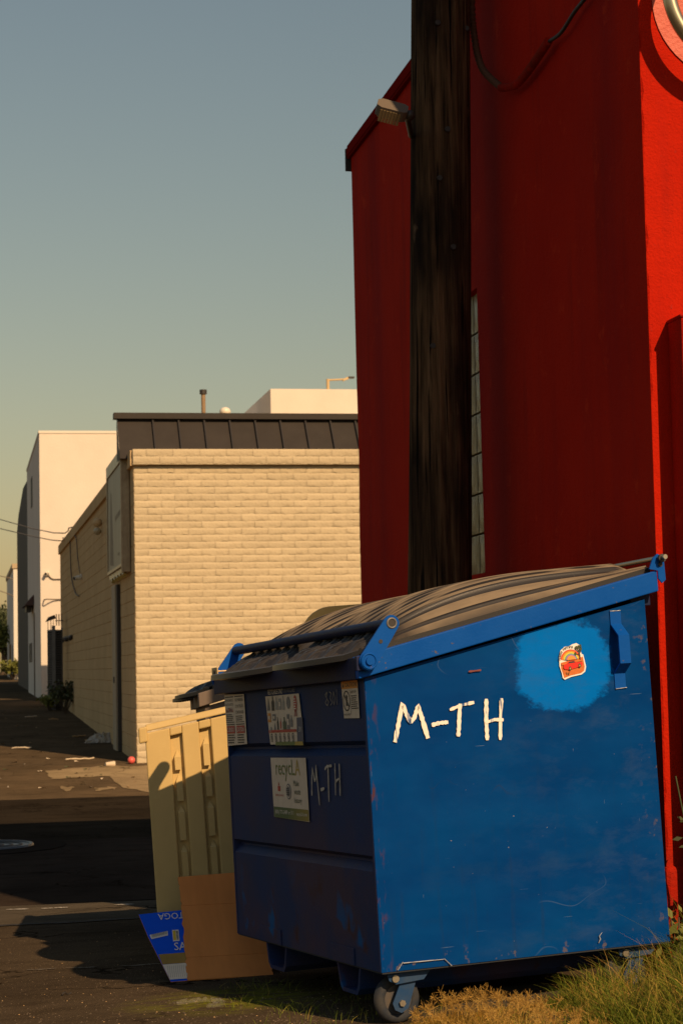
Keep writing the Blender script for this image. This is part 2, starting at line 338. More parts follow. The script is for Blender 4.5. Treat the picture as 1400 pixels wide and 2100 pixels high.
# ------------------------------------------------------------------ mesh helpers
class MB:
    def __init__(s): s.v = []; s.f = []; s.mi = []; s.sm = []; s.mats = []
    def m(s, M):
        if M not in s.mats: s.mats.append(M)
        return s.mats.index(M)
    def add(s, vs, fs, M, smooth=False):
        b = len(s.v); k = s.m(M)
        s.v += [tuple(x) for x in vs]
        for f in fs: s.f.append(tuple(b + i for i in f)); s.mi.append(k); s.sm.append(smooth)
        return s
    def box(s, x0, x1, y0, y1, z0, z1, M):
        vs = [(x, y, z) for x in (x0, x1) for y in (y0, y1) for z in (z0, z1)]
        return s.add(vs, [(0, 1, 3, 2), (4, 6, 7, 5), (0, 4, 5, 1), (2, 3, 7, 6), (0, 2, 6, 4), (1, 5, 7, 3)], M)
    def hexa(s, p, M):                                    # eight corners, bottom four then top four
        return s.add(p, [(3, 2, 1, 0), (4, 5, 6, 7), (0, 1, 5, 4), (1, 2, 6, 5), (2, 3, 7, 6), (3, 0, 4, 7)], M)
    def prism(s, poly, o, u, v, w, M, smooth=False):      # polygon in (u,v) swept along the vector w
        o, u, v, w = map(Vector, (o, u, v, w)); n = len(poly)
        a = [o + u * p[0] + v * p[1] for p in poly]; b = [x + w for x in a]
        s.add(a, [tuple(range(n))[::-1]], M); s.add(b, [tuple(range(n))], M)
        return s.add(a + b, [(i, (i + 1) % n, n + (i + 1) % n, n + i) for i in range(n)], M, smooth)
    def grid(s, fn, nu, nv, M, smooth=True):
        vs = [fn(i / nu, j / nv) for i in range(nu + 1) for j in range(nv + 1)]
        fs = [(i * (nv + 1) + j, (i + 1) * (nv + 1) + j, (i + 1) * (nv + 1) + j + 1, i * (nv + 1) + j + 1) for i in range(nu) for j in range(nv)]
        return s.add(vs, fs, M, smooth)
    def tube(s, pts, r, M, n=8, caps=True, smooth=True):
        pts = [Vector(p) for p in pts]; rs = r if isinstance(r, (list, tuple)) else [r] * len(pts)
        vs = []; prev = None
        for i, p in enumerate(pts):
            d = (pts[min(i + 1, len(pts) - 1)] - pts[max(i - 1, 0)]).normalized()
            if prev is None: a = d.orthogonal().normalized()
            else: a = (prev - d * prev.dot(d)).normalized()
            prev = a; b = d.cross(a)
            vs += [p + (a * math.cos(t) + b * math.sin(t)) * rs[i] for t in [2 * math.pi * k / n for k in range(n)]]
        fs = [(i * n + k, i * n + (k + 1) % n, (i + 1) * n + (k + 1) % n, (i + 1) * n + k) for i in range(len(pts) - 1) for k in range(n)]
        s.add(vs, fs, M, smooth)
        if caps:
            s.add(vs[:n], [tuple(range(n))[::-1]], M); s.add(vs[-n:], [tuple(range(n))], M)
        return s
    def disc(s, o, ax, r, h, M, n=20): return s.tube([Vector(o), Vector(o) + Vector(ax).normalized() * h], r, M, n, True, False)
    def ball(s, o, r, M, n=10, sq=(1, 1, 1)):
        o = Vector(o)
        return s.grid(lambda a, b: o + Vector((r * sq[0] * math.sin(math.pi * a) * math.cos(2 * math.pi * b), r * sq[1] * math.sin(math.pi * a) * math.sin(2 * math.pi * b), r * sq[2] * math.cos(math.pi * a))), n, n * 2, M)
    def torus(s, o, u, v, R, r, M, n=64, k=12):
        o, u, v = map(Vector, (o, u, v)); w = u.cross(v)
        return s.grid(lambda a, b: o + (u * math.cos(2 * math.pi * a) + v * math.sin(2 * math.pi * a)) * (R + r * math.cos(2 * math.pi * b)) + w * r * math.sin(2 * math.pi * b), n, k, M)
    def mesh(s, name):
        me = bpy.data.meshes.new(name); me.from_pydata(s.v, [], s.f)
        for M in s.mats: me.materials.append(M)
        me.polygons.foreach_set('material_index', s.mi); me.polygons.foreach_set('use_smooth', s.sm); me.update()
        return me
    def build(s, name, parent=None, bevel=0.0, **k):
        o = bpy.data.objects.new(name, s.mesh(name)); C.objects.link(o); o.parent = parent
        if bevel:
            b = o.modifiers.new('bevel', 'BEVEL'); b.width = bevel; b.segments = 2; b.limit_method = 'ANGLE'; b.angle_limit = math.radians(40)
        tag(o, **k); return o
def tag(o, label=None, category=None, group=None, kind=None):
    for k, v in (('label', label), ('category', category), ('group', group), ('kind', kind)):
        if v: o[k] = v
    return o
def empty(name, loc=(0, 0, 0), rot=None, label=None, category=None, group=None):
    o = bpy.data.objects.new(name, None); C.objects.link(o); o.empty_display_size = .2
    mw = rot.to_4x4() if rot else Matrix.Identity(4); mw.translation = Vector(loc); o.matrix_world = mw
    return tag(o, label, category, group)
def share(name, me, parent, loc=(0, 0, 0)):
    o = bpy.data.objects.new(name, me); C.objects.link(o); o.parent = parent; o.location = loc; return o
_tc = {}
def text_polys(body):
    if body not in _tc:
        cu = bpy.data.curves.new('text', 'FONT'); cu.body = body; cu.resolution_u = 2
        ob = bpy.data.objects.new('text', cu); me = bpy.data.meshes.new_from_object(ob)
        v = [(q.co.x, q.co.y) for q in me.vertices]; f = [tuple(p.vertices) for p in me.polygons]
        bpy.data.objects.remove(ob); bpy.data.meshes.remove(me); bpy.data.curves.remove(cu)
        _tc[body] = (v, f)
    return _tc[body]
class Decal(MB):
    """flat print on a plane: u to the right, v up, a little off the surface per layer"""
    def __init__(s, o, u, v, n): super().__init__(); s.o, s.u, s.w, s.n = map(Vector, (o, u, v, n))
    def P(s, a, b, k): return s.o + s.u * a + s.w * b + s.n * (.0012 + .0007 * k)
    def poly(s, pts, M, k=0): return s.add([s.P(a, b, k) for a, b in pts], [tuple(range(len(pts)))], M)
    def rect(s, a0, b0, a1, b1, M, k=0): return s.poly([(a0, b0), (a1, b0), (a1, b1), (a0, b1)], M, k)
    def oval(s, a, b, ra, rb, M, k=0, n=20, r0=None):
        t = [2 * math.pi * i / n for i in range(n)]
        if r0 is None: return s.poly([(a + ra * math.cos(x), b + rb * math.sin(x)) for x in t], M, k)
        vs = [s.P(a + ra * q * math.cos(x), b + rb * q * math.sin(x), k) for q in (r0, 1) for x in t]
        return s.add(vs, [(i, (i + 1) % n, n + (i + 1) % n, n + i) for i in range(n)], M)
    def text(s, body, a, b, w, h, M, k=2, rot=0.0):
        v, f = text_polys(body)
        x0 = min(q[0] for q in v); x1 = max(q[0] for q in v); y0 = min(q[1] for q in v); y1 = max(q[1] for q in v)
        c, si = math.cos(rot), math.sin(rot); out = []
        for x, y in v:
            p, q = (x - x0) / (x1 - x0) * w - w / 2, (y - y0) / (y1 - y0) * h - h / 2
            out.append(s.P(a + w / 2 + p * c - q * si, b + h / 2 + p * si + q * c, k))
        return s.add(out, f, M)
    def stroke(s, pts, w, M, k=1, sub=6):
        q = []
        for i in range(len(pts) - 1):
            for j in range(sub): t = j / sub; q.append((pts[i][0] * (1 - t) + pts[i + 1][0] * t, pts[i][1] * (1 - t) + pts[i + 1][1] * t))
        q.append(pts[-1]); vs = []
        for i, p in enumerate(q):
            a, b = q[max(i - 1, 0)], q[min(i + 1, len(q) - 1)]
            dx, dy = b[0] - a[0], b[1] - a[1]; L = math.hypot(dx, dy) or 1
            ww = w * random.uniform(.36, .58) * (.75 if i in (0, len(q) - 1) else 1)
            vs += [s.P(p[0] - dy / L * ww, p[1] + dx / L * ww, k), s.P(p[0] + dy / L * ww, p[1] - dx / L * ww, k)]
        return s.add(vs, [(2 * i, 2 * i + 1, 2 * i + 3, 2 * i + 2) for i in range(len(q) - 1)], M)
    def lines(s, a0, b0, a1, b1, n, M, k=2):               # rows of small unreadable print
        for i in range(n):
            b = b1 - (b1 - b0) * (i + .5) / n; hh = (b1 - b0) / n * .25; x = a0
            end = a1 - random.uniform(0, .25) * (a1 - a0)
            while x < end - .004:
                wl = min(random.uniform(.008, .022), end - x); s.rect(x, b - hh, x + wl, b + hh, M, k); x += wl + .004

# ------------------------------------------------------------------ ground
def ss(a, b, x):
    t = min(max((x - a) / (b - a), 0), 1); return t * t * (3 - 2 * t)
def gz(X, Y):
    e = .10 - .0324 * (12.4 - 6.73)
    if Y < 12.4: return .10 + .0326 * min(max(X - 1.42, -2.5), 1.5) * (1 - ss(9, 12.4, Y)) - .0324 * (max(Y, 4.0) - 6.73)
    if Y < 13.2: return e + (-.2 - e) * (Y - 12.4) / .8
    if Y < 24.4: return -.2 + .04 * math.sin(math.pi * (Y - 13.2) / 11.2)
    if Y < 28.6: return -.2 + .2 * (Y - 24.4) / 4.2
    if Y < 54: return .0225 * (Y - 28.6)
    return .0225 * 25.4 + .01 * (min(Y, 130) - 54)
def sheet(name, x0, x1, y0, y1, nx, ny, M, dz=0.0, skirt=0):
    b = MB(); b.grid(lambda u, v: (x0 + (x1 - x0) * u, y0 + (y1 - y0) * v, gz(x0 + (x1 - x0) * u, y0 + (y1 - y0) * v) + dz), nx, ny, M)
    return b.build(name, kind='structure')
sheet('lot', -40, 45, -40, 11.25, 120, 110, LOT)
sheet('gutter', -40, 45, 11.25, 13.2, 40, 12, CONC)
sheet('street', -80, 80, 13.2, 24.4, 30, 16, STREET)
sheet('sidewalk', -80, 80, 24.4, 28.6, 30, 6, APRON)
sheet('alley', -80, 80, 28.6, 130, 30, 80, ALLEY)
b = MB(); z0 = gz(0, 130) - .05
b.add([(-2500, 129.9, z0), (2500, 129.9, z0), (2500, 3500, z0), (-2500, 3500, z0)], [(0, 1, 2, 3)], ALLEY)
b.add([(-2500, -2500, -.35), (2500, -2500, -.35), (2500, 129, -.35), (-2500, 129, -.35)], [(0, 1, 2, 3)], ALLEY)
b.build('land', kind='structure')
def flat_patch(name, pts, M, dz=.004, jag=.03, n=6):
    q = []
    for i in range(len(pts)):
        a, c = pts[i], pts[(i + 1) % len(pts)]
        for j in range(n):
            t = j / n; q.append((a[0] + (c[0] - a[0]) * t + random.uniform(-jag, jag), a[1] + (c[1] - a[1]) * t + random.uniform(-jag, jag) * 3))
    o = MB().add([(x, y, gz(x, y) + dz) for x, y in q], [tuple(range(len(q)))], M).build(name, kind='structure')
    return o
flat_patch('concrete_patch', [(1.15, 27.94), (1.95, 28.3), (2.45, 28.15), (3.2, 28.0), (3.2, 24.5), (2.3, 24.6), (1.99, 25.4), (1.98, 26.85), (1.16, 26.65)], OLDCONC, .006)
flat_patch('concrete_patch', [(1.2, 25.75), (1.42, 25.55), (1.30, 25.1)], OLDCONC, .006)
flat_patch('concrete_patch', [(1.66, 25.45), (1.95, 25.5), (1.9, 25.2), (1.67, 25.1)], OLDCONC, .006)
flat_patch('asphalt_trench', [(-30, 13.35), (9, 13.35), (9, 17.9), (-30, 17.9)], PATCHASPH, .005, .012, 40)
b = MB()                                                   # crack between the lot and the concrete gutter
xs = np.linspace(-1.5, 2.4, 90); ys = 11.25 + np.cumsum(rng.normal(0, .008, 90))
for s_ in (0,): b.add([(x, y + d, gz(x, y) + .005) for x, y in zip(xs, ys) for d in (-.02 - .02 * random.random(), .02 + .02 * random.random())],
                      [(2 * i, 2 * i + 1, 2 * i + 3, 2 * i + 2) for i in range(89)], mat('crack dirt', (0.012, 0.01, 0.008), 1.0))
b.build('gutter_crack', kind='structure')
b = MB()
for x0, x1 in ((-.5, -.1), (.02, .12), (.25, .385), (.46, .53), (.535, .62), (.9, 1.02)):
    k = 14; vs = []
    for i in range(k + 1):
        x = x0 + (x1 - x0) * i / k; c = 12.10 + .02 * math.sin(9 * x); w = random.uniform(.012, .04) * math.sin(math.pi * (i + .4) / (k + .8)) ** .5
        vs += [(x, c - w, gz(x, c - w) + .005), (x, c + w, gz(x, c + w) + .005)]
    b.add(vs, [(2 * i, 2 * i + 2, 2 * i + 3, 2 * i + 1) for i in range(k)], mat('worn road paint', (.50, .46, .38), .8, (.30, .27, .22), 40))
b.build('worn_paint_line', kind='structure')

b = MB()
for x0, x1, yy in ((.28, .42, 9.28), (.46, .60, 9.22), (.70, .90, 9.14)):
    k = 18; vs = []
    for i in range(k + 1):
        x = x0 + (x1 - x0) * i / k; c = yy - .25 * (x - x0) + .012 * math.sin(31 * x); w = random.uniform(.004, .022) * math.sin(math.pi * (i + .4) / (k + .8)) ** .6
        vs += [(x, c - w, gz(x, c - w) + .004), (x, c + w, gz(x, c + w) + .004)]
    b.add(vs, [(2 * i, 2 * i + 2, 2 * i + 3, 2 * i + 1) for i in range(k)], mat('pale scuff', (.14, .115, .075), .95, (.09, .07, .05), 60))
b.build('pale_scuff', kind='structure')

# ------------------------------------------------------------------ blue dumpster
RD = Matrix(((0.9855, -0.1664, -0.0327), (0.1674, 0.9854, 0.0324), (0.0268, -0.0374, 0.9989)))
TD = Vector((1.422, 6.7315, 0.2919))
L_, W_ = 1.142, 1.668
def top_h(a): return 1.02 + .212 * a
def rim_lo(a): return 1.0263 + .2213 * a
def rim_hi(a): return rim_lo(a) + .078

def make_lid(t0, t1, M, h0=0.0):
    b = MB(); w = t1 - t0
    def af(t): return -.14 + .19 * abs(2 * t - 1) ** 2.6
    def hh(a, t):
        s = min(max((a - .06) / 1.12, 0), 1); e = abs(2 * t - 1)
        crown = .112 * (1 - .28 * s) * math.sin(math.pi * s ** .78) * (1 - e ** 6)
        r = rim_hi(max(a, -.03)) + .012 + h0
        if a < .0: r -= .10 * (-a)
        q = (t - .10) / .80 * 6.0 + .10 * math.sin(2.6 * a); k = 1 - abs((q % 1) - .5) * 2
        rib = .024 * ss(.04, .40, k) + .008 * ss(.66, .76, k) if .10 < t < .90 else 0
        rib *= ss(af(t) + .045, af(t) + .085, a + .015 * math.cos(6.28 * q)) * 1.0 * (1 - ss(1.08, 1.15, a))
        rib += .010 * (1 - ss(.0, .014, abs(e - .93)))
        return r + crown + rib
    NU, NV = 64, 190
    def P(u, v):
        a = af(v) + (1.175 - af(v)) * u; return (a, t0 + w * v, hh(a, v))
    b.grid(P, NU, NV, M)
    ring = [P(0, j / NV) for j in range(NV + 1)]           # front lip of the lid
    b.add([(x - .014, y, z - .004) for x, y, z in ring] + ring, [(i, i + 1, NV + 2 + i, NV + 1 + i) for i in range(NV)], M, True)
    b.add([(x - .016, y, z - .024) for x, y, z in ring] + [(x - .014, y, z - .004) for x, y, z in ring], [(i, i + 1, NV + 2 + i, NV + 1 + i) for i in range(NV)], M)
    b.add([(x + .03, y, z - .026) for x, y, z in ring] + [(x - .016, y, z - .024) for x, y, z in ring], [(i, i + 1, NV + 2 + i, NV + 1 + i) for i in range(NV)], M)
    for v in (0, 1):                                       # side skirts
        e = [P(i / NU, v) for i in range(NU + 1)]
        b.add([(x, y, z - .03) for x, y, z in e] + e, [(i, i + 1, NU + 2 + i, NU + 1 + i) for i in range(NU)], M)
    e = [P(1, j / NV) for j in range(NV + 1)]
    b.add([(x, y, z - .03) for x, y, z in e] + e, [(i, i + 1, NV + 2 + i, NV + 1 + i) for i in range(NV)], M)
    return b

def dumpster(T, ROT, side_m, front_m, rim_m, rimf_m, lid_m, label, group):
    root = empty('dumpster', T, ROT, label, 'dumpster', group)
    rs = random.Random(3)
    # side panels: thin sheet, slightly dished
    def sp(y, sgn):
        b = MB()
        def fn(u, v):
            a = L_ * u; d = .004 * math.sin(math.pi * u) * math.sin(math.pi * v) + .0016 * math.sin(5 * u + 3 * v) * math.sin(math.pi * u)
            return (a, y + sgn * (d - .0), top_h(a) * v)
        b.grid(fn, 24, 24, side_m)
        b.box(0.0, .003, y - .0 if sgn < 0 else y - .004, y + .004 if sgn < 0 else y, 0, 1.02, side_m)
        return b
    sp(0, -1).build('side_panel', root); sp(W_, 1).build('side_panel', root)
    # front panel with two pressed grooves
    prof = [(0, 1.03), (0, .803), (.028, .787), (.028, .777), (0.001, .750), (0, .40), (.028, .384), (.028, .376), (.001, .345), (0, 0)]
    b = MB(); b.add([(a, y, h) for a, h in prof for y in (.004, W_ - .004)], [(2 * i, 2 * i + 1, 2 * i + 3, 2 * i + 2) for i in range(len(prof) - 1)], front_m)
    for y in (.004, W_ - .004 - .018): b.box(-.0015, .03, y, y + .018, 0, 1.02, front_m)
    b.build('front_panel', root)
    MB().add([(L_, 0, 0), (L_, W_, 0), (L_, W_, 1.262), (L_, 0, 1.262)], [(0, 1, 2, 3)], front_m).build('back_panel', root)
    MB().box(0.003, L_ - .003, .003, W_ - .003, -.006, .0, CAVITY).build('floor_plate', root)
    # rim: lips on three sides and the back
    b = MB()
    b.hexa([(-.031, -.032, rim_lo(-.031)), (1.187, -.032, rim_lo(1.187)), (1.187, .03, rim_lo(1.187)), (-.031, .03, rim_lo(-.031)),
            (-.031, -.032, rim_hi(-.031)), (1.187, -.032, rim_hi(1.187)), (1.187, .03, rim_hi(1.187)), (-.031, .03, rim_hi(-.031))], rim_m)
    b.build('rim', root, .004)
    b = MB()
    b.hexa([(-.031, W_ - .02, rim_lo(-.031)), (1.187, W_ - .02, rim_lo(1.187)), (1.187, W_ + .05, rim_lo(1.187)), (-.031, W_ + .05, rim_lo(-.031)),
            (-.031, W_ - .02, rim_hi(-.031)), (1.187, W_ - .02, rim_hi(1.187)), (1.187, W_ + .05, rim_hi(1.187)), (-.031, W_ + .05, rim_hi(-.031))], rim_m)
    b.build('rim', root, .004)
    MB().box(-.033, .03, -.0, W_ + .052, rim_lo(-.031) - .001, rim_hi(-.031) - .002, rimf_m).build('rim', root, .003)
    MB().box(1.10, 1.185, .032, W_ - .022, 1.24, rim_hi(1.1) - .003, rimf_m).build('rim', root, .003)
    # lids
    make_lid(.835, 1.655, lid_m).build('lid', root)
    make_lid(.0, .85, lid_m, .006).build('lid', root)
    # fork channels under the front
    for y0, y1 in ((.235, .475), (1.055, 1.31)):
        poly = [(y0, -.008), (y0 + .02, -.085), (y0 + .045, -.108), (y1 - .045, -.108), (y1 - .02, -.085), (y1, -.008), (y1 - .012, -.008), (y1 - .035, -.075), (y1 - .055, -.094), (y0 + .055, -.094), (y0 + .035, -.075), (y0 + .012, -.008)]
        b = MB(); n = 6; out = poly[:6]; inn = poly[6:][::-1]
        for a0, a1 in ((.01, L_ - .05),):
            vs = [(a, p[0], p[1]) for a in (a0, a1) for p in out] + [(a, p[0], p[1]) for a in (a0, a1) for p in inn]
            fs = []
            for i in range(5): fs += [(i, i + 1, 7 + i, 6 + i), (12 + i, 18 + i, 19 + i, 13 + i), (i, 12 + i, 13 + i, i + 1)]
            b.add(vs, fs, front_m)
        b.build('fork_channel', root)
        MB().box(-.0045, -.0005, y0 + .02, y1 + .03, .0, .061, front_m).build('stiffener_plate', root, .001)
    # casters
    for a, y, full in ((.09, .10, 1), (1.0, .10, 1), (.55, W_ - .1, 1), (1.0, W_ - .1, 1)):
        c = MB()
        c.prism([(-.055, 0), (.115, .012), (.08, -.026), (-.025, -.034), (-.05, -.02)], (a, y - .065, -.016), (1, 0, 0), (0, 0, 1), (0, .006, 0), CASTERBLUE)
        c.box(a - .06, a + .11, y - .058, y + .06, -.016, -.007, CASTERBLUE)
        for q in (-.05, .044):
            c.prism([(.005, -.02), (.062, -.02), (.022, -.125), (-.004, -.14), (-.028, -.128), (-.036, -.105)], (a, y + q, -.012), (1, 0, 0), (0, 0, 1), (0, .006, 0), CASTERBLUE)
        c = c.build('caster', root, .0015)
        w = MB()
        w.torus((a - .002, y, -.108), (1, 0, 0), (0, 0, 1), .064, .022, RUBBER, 32, 10)
        w.build('tyre', c)
        w = MB(); w.disc((a - .002, y - .016, -.108), (0, 1, 0), .056, .032, WHEELHUB, 24); w.disc((a - .002, y - .06, -.118), (0, 1, 0), .012, .12, BOLT, 6)
        w.build('hub', c)
        MB().disc((a - .028, y - .073, -.03), (0, 1, 0), .013, .01, BOLT, 10).build('bolt', c)
    return root
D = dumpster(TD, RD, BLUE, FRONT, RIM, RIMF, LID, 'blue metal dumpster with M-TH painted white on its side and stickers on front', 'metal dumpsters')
# --- pieces only the blue one shows
b = MB()                                                   # lid lock bar
b.tube([(.090, -.03, 1.208), (.082, .8, 1.206), (.076, W_ + .06, 1.203)], .019, RIMF, 14)
b.build('lock_bar', D)
for y, lab in ((-.062, None), (W_ + .052, None)):
    b = MB(); p0, p1 = Vector((-.004, 1.079)), Vector((.092, 1.209)); d = (p1 - p0).normalized(); nn = Vector((-d.y, d.x)); poly = []
    r0, r1 = .034, .029
    for k in range(9):
        t = math.pi * k / 8; q = p1 + (d * math.sin(t) + nn * -math.cos(t)) * r1; poly.append((q.x, q.y))
    for k in range(9):
        t = math.pi * k / 8; q = p0 + (d * -math.sin(t) + nn * math.cos(t)) * r0; poly.append((q.x, q.y))
    b.prism(poly, (0, y, 0), (1, 0, 0), (0, 0, 1), (0, .010, 0), RIM)
    lv = b.build('lever', D, .0015)
    f = y - .001 if y < 0 else y + .011; s_ = -1 if y < 0 else 1
    q = MB(); q.disc((-.004, f, 1.079), (0, s_, 0), .031, .008, RIM, 28); q.torus((-.004, f + s_ * .008, 1.079), (1, 0, 0), (0, 0, 1), .026, .004, RIM, 28, 6); q.disc((-.004, f + s_ * .008, 1.079), (0, s_, 0), .014, .008, RIM, 18)
    q.build('pivot', lv)
    q = MB(); q.torus((.092, f, 1.209), (1, 0, 0), (0, 0, 1), .0165, .004, GREYMETAL, 24, 6); q.disc((.092, f + s_ * -.0004, 1.209), (0, s_, 0), .0145, .001, CABLE, 20)
    q.build('socket', lv); q = MB(); q.disc((.046, f + s_ * -.0004, 1.146), (0, s_, 0), .0075, .001, CABLE, 14); q.build('bolt_hole', lv)
b = MB(); b.box(-.045, .012, -.052, -.033, 1.048, 1.098, RIMF); b.build('pivot_block', D, .002)
b = MB(); b.box(-.02, .03, W_ + .05, W_ + .10, 1.115, 1.122, BRASS); b.box(-.024, -.018, W_ + .02, W_ + .10, 1.095, 1.135, BRASS); b.disc((-.024, W_ + .06, 1.115), (-1, 0, 0), .008, .002, CABLE, 12)
b.build('latch_plate', D, .002)
b = MB(); b.prism([(1.150, 1.372), (1.168, 1.412), (1.188, 1.428), (1.214, 1.418), (1.216, 1.33), (1.200, 1.318), (1.186, 1.335), (1.186, 1.365)], (0, -.040, 0), (1, 0, 0), (0, 0, 1), (0, .007, 0), RIM)
hg = b.build('hinge_plate', D, .001)
q = MB(); q.tube([(1.196, -.085, 1.413), (1.196, W_ + .04, 1.413)], .009, BOLT, 10); q.disc((1.196, -.052, 1.410), (0, -1, 0), .016, .012, DARK, 8); q.disc((1.197, -.0412, 1.388), (0, -1, 0), .009, .002, CABLE, 12); q.build('hinge_rod', hg)
# strap handle
b = MB(); pr = [(-.001, 1.222), (-.001, 1.171), (-.052, 1.128), (-.052, 1.028), (-.001, .993), (-.001, .935)]; of = [(-.006, 1.222), (-.006, 1.174), (-.059, 1.130), (-.059, 1.026), (-.006, .990), (-.006, .935)]
vs = [(a, y, h) for a in (.989, 1.034) for (y, h) in pr + of]; fs = []
for i in range(5): fs += [(6 + i, 7 + i, 19 + i, 18 + i), (i, 12 + i, 13 + i, i + 1), (i, i + 1, 7 + i, 6 + i), (12 + i, 18 + i, 19 + i, 13 + i)]
b.add(vs, fs, MATS['blue rim paint']); b.build('strap_handle', D)
# weld scars
b = MB()
for p in (((.079, .026), (.235, .024)), ((.079, .030), (.058, .004)), ((.235, .026), (.262, -.001)), ((.989, 1.168), (1.03, 1.170)), ((.989, 1.222), (1.034, 1.223)), ((.99, .934), (1.036, .937))):
    n = 9; b.tube([(p[0][0] + (p[1][0] - p[0][0]) * i / n, -.006 + random.uniform(-.0015, .001), p[0][1] + (p[1][1] - p[0][1]) * i / n) for i in range(n + 1)], [.0013 + .0012 * random.random() for _ in range(n + 1)], WELD, 5)
b.tube([(.845, -.0055, .022), (.853, -.006, .036), (.850, -.006, .047), (.862, -.0055, .058)], [.0015, .0032, .002, .001], WELD, 5)
b.build('weld_bead', D)
# brushed letters on the side
SD = dict(o=(0, -.0055, 0), u=(1, 0, 0), v=(0, 0, 1), n=(0, -1, 0))
def sdec(): return Decal(**SD)
b = sdec(); b.stroke([(.099, .791), (.118, .86), (.136, .925), (.150, .885), (.163, .858), (.178, .872), (.196, .914), (.210, .86), (.226, .797)], .017, CHALK); b.build('painted_letter', D)
b = sdec(); b.stroke([(.243, .843), (.275, .849), (.308, .850)], .014, CHALK); b.build('painted_letter', D)
b = sdec(); b.stroke([(.317, .893), (.36, .907), (.414, .915)], .012, CHALK); b.stroke([(.358, .913), (.350, .85), (.343, .797)], .016, CHALK, 2); b.build('painted_letter', D)
b = sdec(); b.stroke([(.463, .925), (.457, .85), (.456, .777)], .016, CHALK); b.stroke([(.523, .924), (.514, .86), (.507, .775)], .014, CHALK, 2); b.stroke([(.452, .840), (.49, .849), (.525, .846)], .013, CHALK, 3); b.build('painted_letter', D)
b = sdec(); b.stroke([(.40, 1.026), (.45, 1.029)], .007, mat('red scrape', (0.16, 0.035, 0.03), .6)); b.build('red_scrape', D)
# desert sticker
b = sdec()
ox, oz, k = .819, 1.040, 1.0
out = [(-.052, .028), (-.045, .046), (-.028, .058), (-.006, .061), (.004, .066), (.022, .070), (.034, .062), (.036, .046), (.040, .030), (.047, .026), (.055, -.018), (.050, -.036), (.034, -.046), (-.010, -.053), (-.036, -.062), (-.044, -.055), (-.046, -.040), (-.054, -.010)]
b.poly([(ox + x, oz + y) for x, y in out], STICK_W := mat('sticker border', (0.80, 0.78, 0.74), .4), 0)
OR = mat('sticker desert', (0.62, 0.16, 0.02), .5, (0.50, 0.12, 0.015), 60)
b.poly([(ox + x, oz + y) for x, y in [(-.048, .0), (.040, .018), (.044, .020), (.049, -.018), (.045, -.033), (.032, -.041), (-.012, -.048), (-.038, -.056), (-.041, -.044), (-.048, -.02)]], OR, 1)
cx, cz = ox - .006, oz + .008
for r, col in ((.042, (0.75, 0.06, 0.02)), (.037, (0.85, 0.25, 0.02)), (.032, (0.85, 0.55, 0.05)), (.027, (0.12, 0.45, 0.22)), (.023, (0.30, 0.16, 0.42)), (.018, (0.80, 0.30, 0.05))):
    b.poly([(cx + r * math.cos(t), cz + r * math.sin(t) * .95 + .0) for t in [math.pi * (.05 + i / 16 * .92) for i in range(17)]], mat('sticker band %d' % int(r * 1000), col, .5), 2 + int((.042 - r) * 300))
b.poly([(ox + x, oz + y) for x, y in [(-.046, -.002), (.041, .012), (.041, .004), (-.047, -.010)]], OR, 6)
CAR = mat('sticker car red', (0.72, 0.02, 0.01), .4)
b.poly([(ox + x, oz + y) for x, y in [(-.040, -.018), (-.038, -.008), (-.026, -.004), (-.018, .004), (.004, .006), (.014, -.001), (.036, .0), (.040, -.006), (.036, -.014), (.006, -.022), (-.018, -.026), (-.036, -.024)]], CAR, 7)
b.poly([(ox + x, oz + y) for x, y in [(-.022, -.003), (-.015, .003), (.003, .005), (.010, -.001)]], INK, 8)
for wx, wy in ((-.014, -.022), (.026, -.013)): b.oval(ox + wx, oz + wy, .006, .008, INK, 8, 10); b.oval(ox + wx, oz + wy, .003, .004, INKGOLD, 9, 8)
b.stroke([(ox + .030, oz + .008), (ox + .030, oz + .026), (ox + .026, oz + .045)], .005, BARK, 7, 2); b.stroke([(ox + .030, oz + .026), (ox + .014, oz + .030)], .004, BARK, 7, 2); b.stroke([(ox + .029, oz + .030), (ox + .036, oz + .044)], .004, BARK, 7, 2); b.stroke([(ox + .028, oz + .036), (ox + .017, oz + .052)], .004, BARK, 7, 2)
for tx, ty in ((.012, .031), (.017, .053), (.026, .055), (.035, .048), (.034, .058)): b.oval(ox + tx, oz + ty, .005, .007, LEAFD, 8, 8)
b.stroke([(ox - .030, oz - .034), (ox - .026, oz - .044)], .003, LEAFD, 7, 2); b.stroke([(ox - .018, oz - .034), (ox - .022, oz - .046)], .003, LEAFD, 7, 2)
word = 'Mojave Ferrari'; n = len(word)
for i, ch in enumerate(word):
    if ch == ' ': continue
    t = math.radians(176 - 96 * i / (n - 1)); r = .0465
    b.text(ch, cx + r * math.cos(t) - .0030, cz + r * math.sin(t) * 1.02 - .003, .0060, .0085, INK, 3, t - math.pi / 2)
b.build('desert_car_sticker', D)
